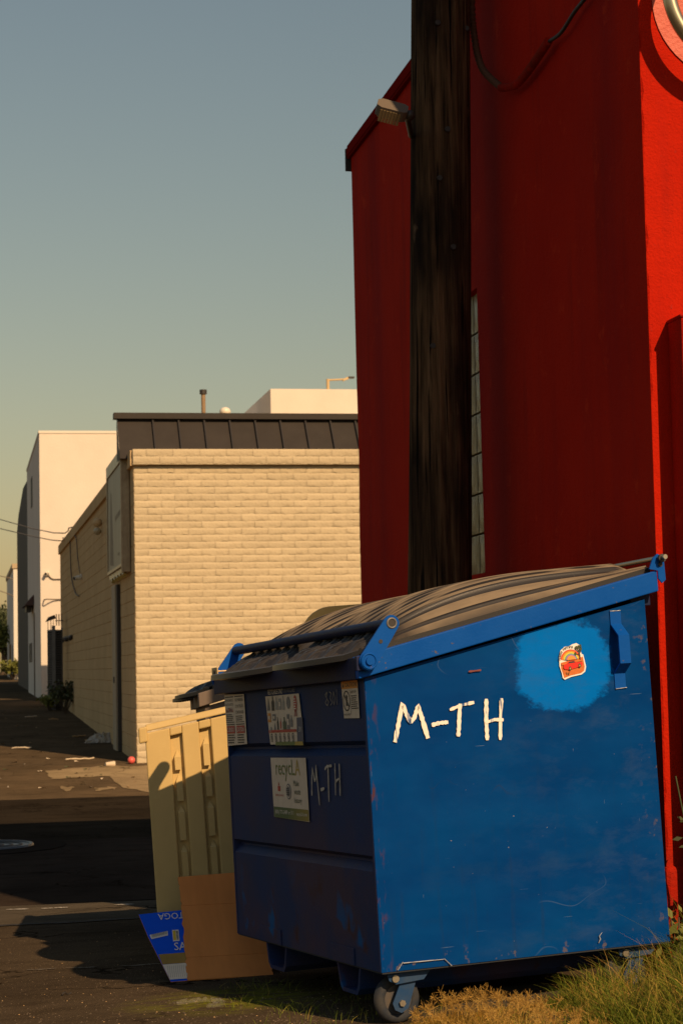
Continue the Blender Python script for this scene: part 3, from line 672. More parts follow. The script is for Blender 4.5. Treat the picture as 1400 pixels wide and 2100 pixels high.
# prints on the front (seen from -a: right is -b)
def fdec(b0, h0): return Decal((-.0035, b0, h0), (0, -1, 0), (0, 0, 1), (-1, 0, 0))
def scribble(pts, w, M):
    dd = fdec(0, 0)
    for s_ in pts: dd.stroke([(-y, h) for y, h in s_], w, M, 1, 5)
    return dd
scribble([[(.606, .601), (.597, .66), (.583, .706), (.566, .655), (.553, .665), (.543, .716), (.534, .64), (.525, .566)]], .010, CHALKDIM).build('painted_letter', D)
scribble([[(.504, .624), (.461, .630)]], .012, CHALKDIM).build('painted_letter', D)
scribble([[(.449, .700), (.42, .712), (.368, .714)], [(.410, .708), (.416, .64), (.421, .581)]], .010, CHALKDIM).build('painted_letter', D)
scribble([[(.335, .723), (.340, .66), (.346, .606)], [(.289, .722), (.293, .66), (.298, .605)], [(.343, .655), (.30, .668)]], .010, CHALKDIM).build('painted_letter', D)
scribble([[(.375, .985), (.395, .975), (.378, .960), (.40, .945), (.378, .935), (.362, .948), (.385, .965), (.372, .985)], [(.352, .985), (.33, .98), (.345, .962), (.325, .945), (.345, .935)], [(.305, .985), (.292, .96), (.305, .935), (.318, .96), (.305, .985)], [(.272, .992), (.275, .935)]], .0045, SCRIBBLE).build('painted_number', D)
# haulage sticker
q = fdec(1.072, .504)
q.poly([(0, .004), (.421, -.004), (.418, .239), (-.006, .240)], STICK, 0)
for ch, x, w, c in (('r', .055, .022, INKGREEN), ('e', .085, .035, INKGREEN), ('c', .126, .032, INKGREEN), ('y', .163, .036, INKGREEN), ('c', .205, .032, INKGREEN), ('L', .247, .036, INKGREEN), ('A', .288, .058, INKGOLD)):
    up = ch in 'LA'; q.text(ch, x, .172 - (.024 if ch == 'y' else 0), w, .060 if up else (.062 if ch == 'y' else .040), c, 2)
q.poly([(.075, .130), (.088, .130), (.082, .146)], INKRED, 2); q.rect(.068, .108, .098, .128, INKRED, 2)
q.text('Athens Services', .035, .088, .100, .011, INKRED, 2)
q.oval(.198, .108, .030, .031, INKGREY, 2, 24); q.oval(.198, .108, .024, .025, STICK, 3, 24, .84); q.lines(.178, .092, .216, .124, 4, INK, 4)
q.text('Make', .262, .130, .062, .022, INKDGREEN, 2); q.text('waste', .264, .098, .074, .018, INKDGREEN, 2); q.text('history', .262, .058, .086, .028, INKDGREEN, 2)
for i in range(12):
    t = i / 12; c = mat('band %d' % i, (0.06 + .36 * max(0, t - .35), 0.11 + .17 * max(0, t - .35), 0.035), .55); q.poly([(.004 + .414 * t, .004 - .006 * t), (.004 + .414 * (t + .0834), .003 - .006 * t), (.002 + .414 * (t + .0834), .045 - .004 * t), (.002 + .414 * t, .046 - .004 * t)], c, 1)
q.text('(800) 773-2489 or 311', .020, .014, .225, .020, INKWHITE, 3); q.text('recycLA.com', .280, .012, .125, .018, INKWHITE, 3)
q.build('haulage_sticker', D)
# recyclables sticker
q = fdec(1.104, .793)
q.text('RECYCLABLES ONLY', .038, .203, .185, .020, INKWHITE, 0); q.text('SOLO RECICLABLES', .236, .205, .135, .016, INKGREY, 0)
q.poly([(.034, .004), (.405, .0), (.43, .100), (.413, .197), (0, .197)], STICK, 0)
q.poly([(.365, .004), (.440, .0), (.440, .105), (.372, .105)], mat('blue grey ink', (0.07, 0.08, 0.13), .6), 1); q.text('311', .395, .05, .03, .02, INKWHITE, 3)
def item(x, y, w, h, M, kind):
    if kind == 0: q.poly([(x, y), (x + w, y), (x + w, y + h * .6), (x + w * .65, y + h * .75), (x + w * .65, y + h), (x + w * .35, y + h), (x + w * .35, y + h * .75), (x, y + h * .6)], M, 2)
    elif kind == 1: q.poly([(x, y), (x + w, y), (x + w * .5, y + h)], M, 2)
    elif kind == 2: q.rect(x, y, x + w, y + h, M, 2); q.rect(x + w * .2, y + h * .3, x + w * .8, y + h * .7, STICK, 3)
    else: q.oval(x + w / 2, y + h / 2, w / 2, h / 2, M, 2, 12)
LG = mat('pale grey ink', (0.30, 0.29, 0.27), .6)
for args in ((.020, .140, .040, .050, INKGREY, 1), (.078, .138, .034, .058, INK, 0), (.124, .14, .03, .05, LG, 0), (.165, .14, .034, .044, LG, 2), (.212, .138, .026, .055, LG, 0), (.262, .14, .046, .050, INKGREY, 3),
             (.024, .093, .036, .036, INKORANGE, 2), (.083, .098, .038, .026, INKGREY, 2), (.090, .055, .030, .036, INKGREY, 1), (.135, .062, .018, .050, INK, 0), (.172, .066, .014, .040, INKRED, 0), (.205, .058, .042, .052, INKDGREEN, 0), (.258, .060, .030, .060, INKGREY, 2), (.298, .07, .026, .045, INKGREY, 0), (.045, .055, .022, .02, LG, 3)): item(*args)
q.oval(.366, .158, .019, .034, INKRED, 2, 18); q.lines(.353, .135, .379, .182, 5, INKWHITE, 3); q.poly([(.345, .11), (.385, .11), (.378, .128), (.366, .140), (.354, .128)], mat('dull pink ink', (.33, .16, .14), .6), 2)
q.rect(.030, .046 + .005, .365, .061, INKRED, 4); q.text('NO', .040, .053, .022, .007, INKWHITE, 5)
for i in range(6):
    q.oval(.060 + .052 * i, .030, .014, .017, INK, 2, 18, .80); q.stroke([(.051 + .052 * i, .042), (.069 + .052 * i, .018)], .003, INK, 3, 1); q.rect(.056 + .052 * i, .023, .064 + .052 * i, .037, INKGREY, 2)
q.poly([(.10, .0), (.440, -.002), (.432, .013), (.11, .014)], INKGREEN, 3); q.poly([(.34, -.001), (.440, -.002), (.432, .013), (.345, .013)], INKGOLD, 4)
q.build('recyclables_sticker', D)
# parking stickers
q = fdec(1.668, .795)
q.poly([(.02, .0), (.292, .006), (.283, .214), (.004, .220)], STICK, 0)
for c0, lab in ((.012, 'L'), (.150, 'R')):
    q.rect(c0 + .004, .205, c0 + .122, .209, INK, 2); q.rect(c0 + .004, .098, c0 + .122, .101, INK, 2); q.rect(c0 + .006, .088, c0 + .124, .092, INK, 2)
    q.rect(c0 + .010, .052, c0 + .122, .084, INKRED, 2); q.text('CAUTION' if lab == 'R' else 'CUIDADO', c0 + .016, .059, .098, .018, INKWHITE, 3)
    q.lines(c0 + .018, .008, c0 + .122, .050, 4, INK)
for i, t in enumerate(('NO PARKING', 'DO NOT BLOCK', 'CONTAINER')): q.text(t, .158, .186 - .026 * i, .110, .013, INK, 2)
q.lines(.158, .104, .270, .128, 3, INK)
for i, t in enumerate(('NO HAZARDOUS', 'WASTE ACCEPTED')): q.text(t, .018, .188 - .018 * i, .110, .010, INK, 2)
for i in range(6): item(.018 + .018 * i, .142, .013, .020, INKRED if i % 2 else INKGREY, i % 4)
q.lines(.018, .104, .130, .136, 4, INK)
q.build('parking_sticker', D)
# caution sticker
q = fdec(.222, .885)
q.poly([(.010, .0), (.166, -.002), (.167, .128), (.158, .134), (.004, .134), (.0, .128)], STICK, 0)
q.rect(.003, .105, .165, .133, INKORANGE, 1); q.text('CAUTION', .040, .111, .115, .016, INK, 2); q.poly([(.012, .111), (.030, .111), (.021, .126)], INK, 2)
q.oval(.048, .062, .034, .037, INK, 2, 24, .88); q.stroke([(.024, .086), (.072, .040)], .007, INK, 3, 1); q.oval(.050, .076, .008, .008, INK, 2, 10); q.poly([(.040, .044), (.058, .044), (.055, .068), (.044, .068)], INK, 2)
q.rect(.087, .012, .089, .10, INK, 2); q.text('KEEP OFF', .096, .088, .052, .009, INK, 2); q.lines(.096, .030, .162, .082, 7, INK); q.text('FALLING HAZARD', .014, .010, .066, .007, INK, 2)
q.build('caution_sticker', D)

# ------------------------------------------------------------------ brown dumpster further back
RB = Matrix(((0.9947, 0.0874, -0.0535), (-0.0857, 0.9958, 0.0342), (0.0563, -0.0294, 0.9979)))
dumpster(Vector((1.395, 10.992, .124)), RB, BROWNBIN, BROWNBIN, BROWNBIN, BROWNBIN, LID,
         'grey brown metal dumpster with black lids, mostly hidden behind the tan plastic bin', 'metal dumpsters')

# ------------------------------------------------------------------ tan plastic bin
TB = Vector((0.882, 9.20, 0.245)) - RB @ Vector((0, 0, .27))
bin_ = empty('plastic_bin', TB, RB, 'tan plastic bin with slotted ribs standing behind the blue dumpster, lid raised', 'trash bin')
BL, BW, H0, SL = 1.15, 1.0, 1.115, .148
def bt(a): return H0 + SL * a
chan = [.117 + .137 * i for i in range(7)]; CWD = .056
b = MB()
edges = [0] + [e for c in chan for e in (c, c + CWD)] + [BL]
for i in range(0, len(edges), 2):                         # outer skin between the channels
    a0, a1 = edges[i], edges[i + 1]; b.hexa([(a0, 0, 0), (a1, 0, 0), (a1, .032, 0), (a0, .032, 0), (a0, 0, bt(a0) - .03), (a1, 0, bt(a1) - .03), (a1, .032, bt(a1) - .03), (a0, .032, bt(a0) - .03)], TAN)
for c in chan: b.hexa([(c, 0, bt(c) - .068), (c + CWD, 0, bt(c + CWD) - .068), (c + CWD, .0298, bt(c + CWD) - .068), (c, .0298, bt(c) - .068), (c, 0, bt(c) - .03), (c + CWD, 0, bt(c + CWD) - .03), (c + CWD, .0298, bt(c + CWD) - .03), (c, .0298, bt(c) - .03)], TAN)
b.hexa([(.016, .030, 0), (BL, .030, 0), (BL, BW, 0), (.016, BW, 0), (.016, .030, bt(.016) - .04), (BL, .030, bt(BL) - .04), (BL, BW, bt(BL) - .04), (.016, BW, bt(.016) - .04)], TAN)
b.build('body', bin_, .006)
b = MB(); b.hexa([(-.030, -.012, bt(-.03) - .072), (.012, -.012, bt(.012) - .072), (.012, BW + .01, bt(.012) - .072), (-.030, BW + .01, bt(-.03) - .072), (-.030, -.012, bt(-.03) + .002), (.012, -.012, bt(.012) + .002), (.012, BW + .01, bt(.012) + .002), (-.030, BW + .01, bt(-.03) + .002)], TAN)
b.build('lip', bin_, .008)
b = MB(); b.hexa([(.005, -.006, bt(.005) - .022), (BL + .02, -.006, bt(BL + .02) - .022), (BL + .02, .05, bt(BL + .02) - .022), (.005, .05, bt(.005) - .022), (.005, .004, bt(.005) + .010), (BL + .02, .004, bt(BL + .02) + .010), (BL + .02, .05, bt(BL + .02) + .010), (.005, .05, bt(.005) + .010)], TAN)
b.build('rim', bin_, .006)
for i, c in enumerate(chan[:4]):
    x0, x1 = c + .013, c + CWD - .013
    for j, (hi, lo_) in enumerate(((.980, .914), (.866, .768), (.722, .585), (.538, .10))):
        hi += .010 * i; lo_ += .010 * i
        if i % 2 and j == 0: hi = 1.03
        w = MB(); xm = (x0 + x1) / 2
        w.hexa([(x0, .004, lo_ - .010), (x1, .004, lo_ - .010), (x1, .0296, lo_ + .004), (x0, .0296, lo_ + .004), (x0, .004, hi - .016), (x1, .004, hi - .016), (x1, .0296, hi - .016), (x0, .0296, hi - .016)], TAN)
        w.add([(x0, .004, hi - .016), (x1, .004, hi - .016), (xm, .0296, hi + .018), (x0, .0296, hi - .016), (x1, .0296, hi - .016)], [(0, 1, 2), (0, 2, 3), (1, 4, 2)], TAN)
        w.build('rib_block', bin_)
def rounded(w, h, r, n=8):
    p = [(w, 0), (w, h)]
    p += [(r + r * math.cos(math.radians(90 + 90 * k / n)), h - r + r * math.sin(math.radians(90 + 90 * k / n))) for k in range(n + 1)]
    return p + [(0, 0)]
b = MB(); b.prism(rounded(.52, .47, .17), (.845, BW - .02, 1.20), (1, 0, .0), (0, -.10, .995), (0, .022, .002), TAN)
b.build('lid', bin_, .006)

# ------------------------------------------------------------------ cardboard leaning against the bins
root = empty('cardboard_sheet', (1.05, 8.44, gz(1.05, 8.44)), None, 'brown flattened cardboard leaning between the tan bin and the blue dumpster', 'cardboard')
def leaning(pts, M, name, parent, th=.005, torn=.004):
    n = len(pts); o = Vector(parent.location); p = [Vector(q) - o for q in pts]
    nrm = (p[1] - p[0]).cross(p[2] - p[0]).normalized(); b = MB(); rc = random.Random(len(name))
    if n == 4:
        NU, NV = 14, 12; ph = [rc.uniform(0, 6) for _ in range(5)]; eL = [rc.uniform(-torn, torn) for _ in range(NV + 1)]; eR = [rc.uniform(-torn, torn) for _ in range(NV + 1)]
        def fn(u, v, d=0.0):
            q = (p[0] * (1 - u) + p[1] * u) * (1 - v) + (p[3] * (1 - u) + p[2] * u) * v; k = round(v * NV); e = (p[1] - p[0]).normalized()
            if u == 0: q = q + e * eL[k]
            if u == 1: q = q + e * eR[k]
            w = .0045 * math.sin(3.1 * u + ph[0]) * math.sin(math.pi * v) + .003 * math.sin(7 * u + 4 * v + ph[1]) * math.sin(math.pi * v) + .0025 * math.exp(-((u - .55 - .1 * v) / .03) ** 2) * math.sin(math.pi * v)
            return q + nrm * (w - d)
        b.grid(lambda u, v: fn(u, v), NU, NV, M); b.grid(lambda u, v: fn(u, v, th), NU, NV, CARD)
        for u in (0, 1): b.grid(lambda a_, v, u=u: fn(u, v, th * a_), 1, NV, CARD, False)
        for v in (0, 1): b.grid(lambda u, a_, v=v: fn(u, v, th * a_), NU, 1, CARD, False)
    else:
        q = [x - nrm * th for x in p]
        b.add(p, [tuple(range(n))], M); b.add(q, [tuple(range(n))[::-1]], M); b.add(p + q, [((i + 1) % n, i, n + i, n + (i + 1) % n) for i in range(n)], CARD)
    return b.build(name, parent)
zb = gz(1.05, 8.42) + .003
leaning([(.934, 8.42, zb), (1.30, 8.41, zb + .006), (1.315, 8.552, .113), (.941, 8.55, .111)], CARD, 'bottom_flap', root)
leaning([(.940, 8.551, .112), (1.316, 8.553, .114), (1.335, 8.802, .305), (.953, 8.80, .303)], CARD, 'main_panel', root)
leaning([(.953, 8.802, .304), (1.336, 8.804, .306), (1.352, 8.955, .43), (.958, 8.955, .415)], CARD, 'top_flap', root)
root = empty('blue_carton', (.87, 8.45, gz(.87, 8.45)), None, 'torn blue and white drink carton sheet lying against the brown cardboard', 'cardboard')
A0, A1, A2, A3 = Vector((.864, 8.44, gz(.86, 8.44) + .003)), Vector((1.04, 8.43, gz(1.04, 8.43) + .003)), Vector((1.06, 8.84, .285)), Vector((.766, 8.845, .269))
mid = Vector((.795, 8.70, .188))
nrm = (A1 - A0).cross(A2 - A0).normalized()
A3 -= nrm * (A3 - A0).dot(nrm); mid -= nrm * (mid - A0).dot(nrm)
leaning([A0, A1, A2, A3, mid], CARDBLUE, 'panel', root, .004)
uu = (A1 - A0).normalized(); vv = (A2 - A1); vv = (vv - uu * vv.dot(uu)).normalized()
off = A0 - Vector(root.location)
q = Decal(off, uu, vv, nrm)
q.poly([(-.003, .012), (.14, .010), (.13, .112), (-.028, .112)], PAPER, 1)
for i in range(13): q.rect(-.008 + .0085 * i, .024, -.0065 + .0085 * i, .100, mat('faint print', (.36, .33, .29), .7), 2)
q.poly([(-.029, .114), (.13, .112), (.13, .182), (-.042, .182)], mat('ochre band', (.33, .20, .03), .55, (.26, .17, .03), 20), 1)
q.build('printed_band', root); q = Decal(off, uu, vv, nrm)
q.text('SARA', .030, .200, .115, .052, INKWHITE, 2)
q.build('lettering', root); q = Decal(off, uu, vv, nrm)
q.text('TOGA', -.028, .415, .115, .044, INKWHITE, 2, math.pi)
q.build('lettering', root); q = Decal(off, uu, vv, nrm)
q.poly([(-.066, .288), (.008, .306), (.008, .336), (-.072, .318)], INKWHITE, 1)
for i in range(16): u_ = -.062 + .0043 * i; q.poly([(u_, .298 + .00105 * i), (u_ + .0018, .2985 + .00105 * i), (u_ + .001, .320 + .00105 * i), (u_ - .0008, .3195 + .00105 * i)], INK, 2)
q.build('barcode_label', root); q = Decal(off, uu, vv, nrm)
q.rect(.028, .262, .056, .340, INKWHITE, 1); q.rect(.030, .270, .042, .334, mat('yellow ink', (.6, .42, .02), .5), 2)
for i in range(7): q.rect(.044, .272 + .0088 * i, .053, .277 + .0088 * i, INK, 2)
q.build('price_label', root)

# ------------------------------------------------------------------ utility pole and what it carries
px, py, pr = 2.298, 9.5, .163
root = empty('utility_pole', (px, py, gz(px, py)), None, 'dark creosoted wooden utility pole in front of the red wall', 'utility pole')
b = MB(); top = 9.0; lean = .027
def polept(a, c):
    z = -.05 + (top + .05) * c; t = 2 * math.pi * a
    r = (pr - .003 * z) * (1 + .018 * math.sin(3 * t + z * .7) + .012 * math.sin(7 * t + 1.3 * z) + .012 * math.sin(23 * t + math.sin(z * 2) * 1.2))
    return (r * math.cos(t) + lean * z, r * math.sin(t), z)
b.grid(polept, 72, 60, POLE); b.add([polept(i / 36, 1) for i in range(36)], [tuple(range(36))], POLE)
b.build('shaft', root)
for dx, z in ((-.05, 4.55), (.11, 4.54), (-.04, 3.75), (.03, 3.4), (-.07, 2.9), (.0, 4.0)):
    MB().disc((dx + lean * z, -math.sqrt(max(.0, (pr - .003 * z) ** 2 - dx * dx)) + .004, z), (0, -1, 0), .014, .014, DARK, 8).build('bolt', root)
root = empty('floodlight', (2.175, 9.08, 4.05), None, 'grey box floodlight with ribbed lens on a short arm beside the pole', 'floodlight')
axis = Vector((-1, .10, .26)).normalized(); side_ = Vector((0, 1, -.15)).normalized(); side_ = (side_ - axis * side_.dot(axis)).normalized(); nr = axis.cross(side_)
if nr.z < 0: nr = -nr
tl = (nr * .55 - side_ * .83).normalized(); ed = axis.cross(tl).normalized()
if ed.z < 0: ed = -ed
o0 = Vector((-.035, -.01, 0))
prof = [(.0, -.028), (.02, -.042), (.13, -.042), (.152, -.025), (.152, .025), (.13, .042), (.02, .042), (.0, .028)]
b = MB(); b.prism(prof, o0 + tl * .0, axis, ed, tl * -.055, FIXTURE); b.build('housing', root, .006)
b = MB()
for i in range(7): b.prism([(.03 + .015 * i, -.036), (.042 + .015 * i, -.036), (.042 + .015 * i, .036), (.03 + .015 * i, .036)], o0 - ed * .044 - tl * .045, axis, tl * .9, ed * -.002, LENS)
b.prism([(.025, -.037), (.14, -.037), (.14, .037), (.025, .037)], o0 - tl * .056, axis, ed, tl * -.004, LENS); b.build('lens', root)
b = MB(); b.ball(o0 + axis * -.015 - tl * .03, .026, DARK, 8); b.tube([o0 - tl * .03, (.072, .39, -.02)], .014, DARK, 8); b.build('arm', root)

# ------------------------------------------------------------------ red building
XR, YN, YF, ZT = 2.70, 7.35, 13.2, 4.985
root = empty('red_building', (XR, YN, 0), None, 'red stucco building with glass block window and round metal sign at its corner', 'building')
def wav(a, c, s): return .004 * math.sin(3.1 * a + 1.7 * c + s) + .003 * math.sin(9 * a + 5 * c)
b = MB(); wy0, wy1, wz0, wz1 = 9.93, 10.56, 1.83, 3.35
def wl(y, z): return (wav(y, z, 0) * min(1, max(0, (y - YN) * 3)), y - YN, z)
ys_ = [YN, 8.0, 8.6, 9.3, wy0, wy1, 11.2, 11.9, 12.6, YF]; zs_ = [-.3, .5, 1.2, wz0, 2.3, 2.8, wz1, 3.9, 4.4, ZT]
for i in range(len(ys_) - 1):
    for j in range(len(zs_) - 1):
        if ys_[i] >= wy0 and ys_[i + 1] <= wy1 and zs_[j] >= wz0 and zs_[j + 1] <= wz1: continue
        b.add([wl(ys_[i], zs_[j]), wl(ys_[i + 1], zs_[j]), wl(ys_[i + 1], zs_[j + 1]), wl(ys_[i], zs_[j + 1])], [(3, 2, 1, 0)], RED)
for p in ([(0, wy0, wz0), (0, wy0, wz1)], [(0, wy1, wz0), (0, wy1, wz1)], [(0, wy0, wz0), (0, wy1, wz0)], [(0, wy0, wz1), (0, wy1, wz1)]):
    q = [(wl(y, z)[0], y - YN, z) for _, y, z in p]; b.add([q[0], q[1], (.1, q[1][1], q[1][2]), (.1, q[0][1], q[0][2])], [(0, 1, 2, 3)], RED)
b.build('side_wall', root)
b = MB()                                                   # street face, with a slightly chipped arris
hs = np.linspace(-.3, ZT, 80); ed_ = [.012 * (random.random() ** 3) for _ in hs]
vs = []
for h, e in zip(hs, ed_): vs += [(0.0, e + .0, h), (e * .8 + .004, 0, h), (.3, 0, h), (9.0, 0, h)]
fs = []
for i in range(79):
    for k in range(3): fs.append((4 * i + k, 4 * i + k + 1, 4 * i + k + 5, 4 * i + k + 4))
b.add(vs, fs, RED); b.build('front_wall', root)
b = MB(); b.add([(0.01, YF - YN, -.3), (9, YF - YN, -.3), (9, YF - YN, ZT), (.01, YF - YN, ZT), (9, 0, -.3), (9, 0, ZT), (.01, 0, ZT)], [(0, 1, 2, 3), (1, 4, 5, 2), (3, 2, 5, 6)], RED); b.build('rear_wall', root)
b = MB(); b.box(.0, 9, .0, 1.75, ZT - .02, 6.7, RED); b.box(-.03, 9.03, -.03, 1.78, 6.7, 6.78, REDTRIM); b.build('unseen_shade_tower', root)  # out-of-view tower, added to keep sun off the pole and floodlight
b = MB(); b.box(-.028, .06, -.0, YF - YN + .03, ZT - .075, ZT + .02, REDTRIM); b.box(-.034, -.027, 0, YF - YN + .035, ZT - .06, ZT + .0, REDTRIM); b.box(-.04, .05, YF - YN + .028, YF - YN + .045, ZT - .16, ZT + .0, DARK)
b.build('roof_flashing', root, .004)
win = MB(); win.box(.062, .075, wy0 - YN, wy1 - YN, wz0, wz1, MORTAR); win = win.build('window', root)
bw, bh = (wy1 - wy0) / 3, (wz1 - wz0) / 7
g = MB(); mm = .006
def gb(u, v): 
    e = min(u, 1 - u, v, 1 - v); return (.030 - .010 * min(1, e * 5) + .002 * math.sin(25 * u), mm + (bw - 2 * mm) * u, mm + (bh - 2 * mm) * v)
g.grid(gb, 6, 4, GLASSBLK); g.box(.034, .0615, mm, bw - mm, mm, bh - mm, GLASSBLK); gme = g.mesh('glass_block')
for i in range(3):
    for j in range(7): share('glass_block', gme, win, (0, wy0 - YN + bw * i, wz0 + bh * j))
b = MB(); b.box(.080, 1.2, -.15, .001, -.3, 2.70, RED); b.box(.074, 1.2, -.156, .001, 2.698, 2.712, RED); b.build('pilaster', root, .012)
b = MB(); b.box(-.012, .15, -.02, .2, -.3, .55, RED); b.build('wall_base', root, .02)
sg = empty('ring_sign', (XR + .345, YN, 4.03), None, 'large round nickel ring sign with faded pink disc at the red wall corner', 'sign')
MB().prism([(.322 * math.cos(2 * math.pi * i / 48), .322 * math.sin(2 * math.pi * i / 48)) for i in range(48)], (.036, -.002, .0), (1, 0, 0), (0, 0, 1), (0, -.004, 0), PINK).build('disc', sg)
MB().torus((.036, -.15, 0), (1, 0, 0), (0, 0, 1), .305, .029, CHROME, 72, 14).build('ring', sg)
for t in (20, 110, 250, 320): MB().tube([(.036 + .305 * math.cos(math.radians(t)), -.15, .305 * math.sin(math.radians(t))), (.036 + .305 * math.cos(math.radians(t)), -.005, .305 * math.sin(math.radians(t)))], .008, GREYMETAL, 8).build('standoff', sg)
root = empty('wall_conduit', (2.62, 9.4, 4.2), None, 'ribbed conduit hooking from the pole over to the red wall, cable beyond', 'conduit')
def smooth(pts, n=8):
    P = [Vector(p) for p in pts]; P = [P[0]] + P + [P[-1]]; out = []
    for i in range(1, len(P) - 2):
        for k in range(n):
            t = k / n; a, b_, c, d = P[i - 1], P[i], P[i + 1], P[i + 2]
            out.append(.5 * ((2 * b_) + (c - a) * t + (2 * a - 5 * b_ + 4 * c - d) * t * t + (3 * b_ - a - 3 * c + d) * t ** 3))
    return out + [P[-1]]
cp = [(2.585, 9.50, 5.4), (2.59, 9.50, 4.78), (2.60, 9.50, 4.57), (2.61, 9.40, 4.375), (2.635, 9.15, 4.20)]
flex = smooth(cp, 26); b = MB(); b.tube([p - Vector((2.62, 9.4, 4.2)) for p in flex], [.017 + .004 * math.sin(i * 2.1) for i in range(len(flex))], CONDUIT, 10); b.build('flex_tube', root)
cp = smooth([(2.635, 9.15, 4.20), (2.65, 8.95, 4.155), (2.655, 8.72, 4.165), (2.655, 8.42, 4.20)], 8); b = MB(); b.tube([p - Vector((2.62, 9.4, 4.2)) for p in cp], .021, RED, 10); b.build('painted_pipe', root)
cp = smooth([(2.66, 8.42, 4.20), (2.662, 8.25, 4.185), (2.664, 8.05, 4.215), (2.664, 7.80, 4.235), (2.664, 7.5, 4.32)], 8); b = MB(); b.tube([p - Vector((2.62, 9.4, 4.2)) for p in cp], .009, CABLE, 8); b.build('cable', root)

# ------------------------------------------------------------------ beige brick building
XB, YB = 2.486, 28.62
root = empty('beige_building', (XB, YB, 0), None, 'single storey beige painted brick building with dark standing seam metal roof', 'building')
BRH, BRL = .1016, .3955
def brick_mesh(seed, L=BRL, cap=False):
    r = random.Random(seed); b = MB(); n, k = 10, 4
    ph = [r.uniform(0, 6.28) for _ in range(6)]; amp = r.uniform(.006, .015)
    def fn(u, v):
        x = .002 + (L - .004) * u
        sag = amp * (math.sin(2.3 * math.pi * u + ph[0]) * .6 + math.sin(5.1 * math.pi * u + ph[1]) * .4)
        z = .003 + (BRH - .005) * v + (sag * .8 - .003) * (1 - v) ** 2 - .0015 * v
        e = min(u, 1 - u) * 10; edge = min(1, e) ** .5
        bul = .007 * math.sin(math.pi * min(1, max(0, .12 + .88 * (1 - v) ** .8))) ** .5 * (.86 + .14 * edge)
        bul += .0016 * math.sin(9 * u + ph[2]) * math.sin(5 * v + ph[3]) + .0010 * math.sin(23 * u + ph[4]) + .003 * math.sin(4 * u + ph[5]) * (1 - v)
        if v == 0: bul = -.006 + r.uniform(0, .008)
        if v == 1: bul = -.002
        return (x, -.006 - bul, z)
    b.grid(fn, n, k + 1, BRICK)
    return b.mesh('cap_brick' if cap else 'brick')
bv = [brick_mesh(i) for i in range(12)]
NR = 42; cnt = 0; low = MB()
def stuff_brick(me, x, z, mb):
    mb.add([(v.co.x + x, v.co.y, v.co.z + z) for v in me.vertices], [tuple(p.vertices) for p in me.polygons], BRICK, True)
for r in range(NR):
    z = .072 + r * .1016; x0 = -(BRL / 2) * (r % 2) + .001
    i = 0
    while x0 + BRL * i < 9.4:
        x = x0 + BRL * i; i += 1
        if x > 6.9: continue
        me = random.choice(bv)
        if x < -.01:
            stuff_brick_x = MB(); vs = [(max(v.co.x + x, 0.0), v.co.y, v.co.z + z) for v in me.vertices]
            low.add(vs, [tuple(p.vertices) for p in me.polygons if max(vs[k][0] for k in p.vertices) > .001], BRICK, True); continue
        seen = x < 3.3 and (z > 1.25 or x < .9) and cnt < 298
        if seen: share('brick', me, root, (x, random.uniform(-.0045, .0015), z)); cnt += 1
        else: stuff_brick(me, x, z, low)
low.build('brickwork', root, kind='stuff')
b = MB(); b.box(.0, 11.4, .0, .1, -.3, 4.36, BRICK); b.box(0.006, 11.4, .1, 22, -.1, 4.34, BRICKSHADE); b.build('wall_core', root)
b = MB()                                                   # block side wall facing the alley
for r in range(23):
    z = -.02 + r * .2
    y = -.2 * (r % 2) + .0
    while y < 22:
        y0, y1 = max(y, 0), min(y + .4, 22); p = random.uniform(0, .004)
        if y1 - y0 > .02:
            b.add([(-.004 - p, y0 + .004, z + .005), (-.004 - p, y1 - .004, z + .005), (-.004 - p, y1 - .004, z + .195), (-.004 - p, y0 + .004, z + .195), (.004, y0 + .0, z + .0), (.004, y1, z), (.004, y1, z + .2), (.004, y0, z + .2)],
                  [(3, 2, 1, 0), (0, 1, 5, 4), (1, 2, 6, 5), (2, 3, 7, 6), (3, 0, 4, 7)], BRICKSHADE)
        y += .4
b.build('block_side_wall', root, kind='stuff')
cv = [brick_mesh(50 + i, cap=True) for i in range(5)]
for r in range(2):
    x = -.02 - .2 * (r % 2)
    k = 0
    while x + BRL * k < 6.6:
        xx = x + BRL * k; k += 1
        if xx < -.03:
            me = cv[0]; q = MB(); vs = [(max(v.co.x + xx, -.02), v.co.y - .095, v.co.z + 4.372 + .1085 * r) for v in me.vertices]
            q.add(vs, [tuple(p.vertices) for p in me.polygons if max(vs[i][0] for i in p.vertices) > -.019], BRICK, True); q.build('cap_brick', root); continue
        o = share('cap_brick', random.choice(cv), root, (xx, -.095, 4.372 + .1085 * r)); o.scale = (1, 1, 1.07)
b = MB(); b.box(-.02, 11.4, -.095, .3, 4.36, 4.585, BRICK); b.box(-.055, .2, -.05, 22, 4.345, 4.57, BRICKSHADE); b.build('parapet_core', root)
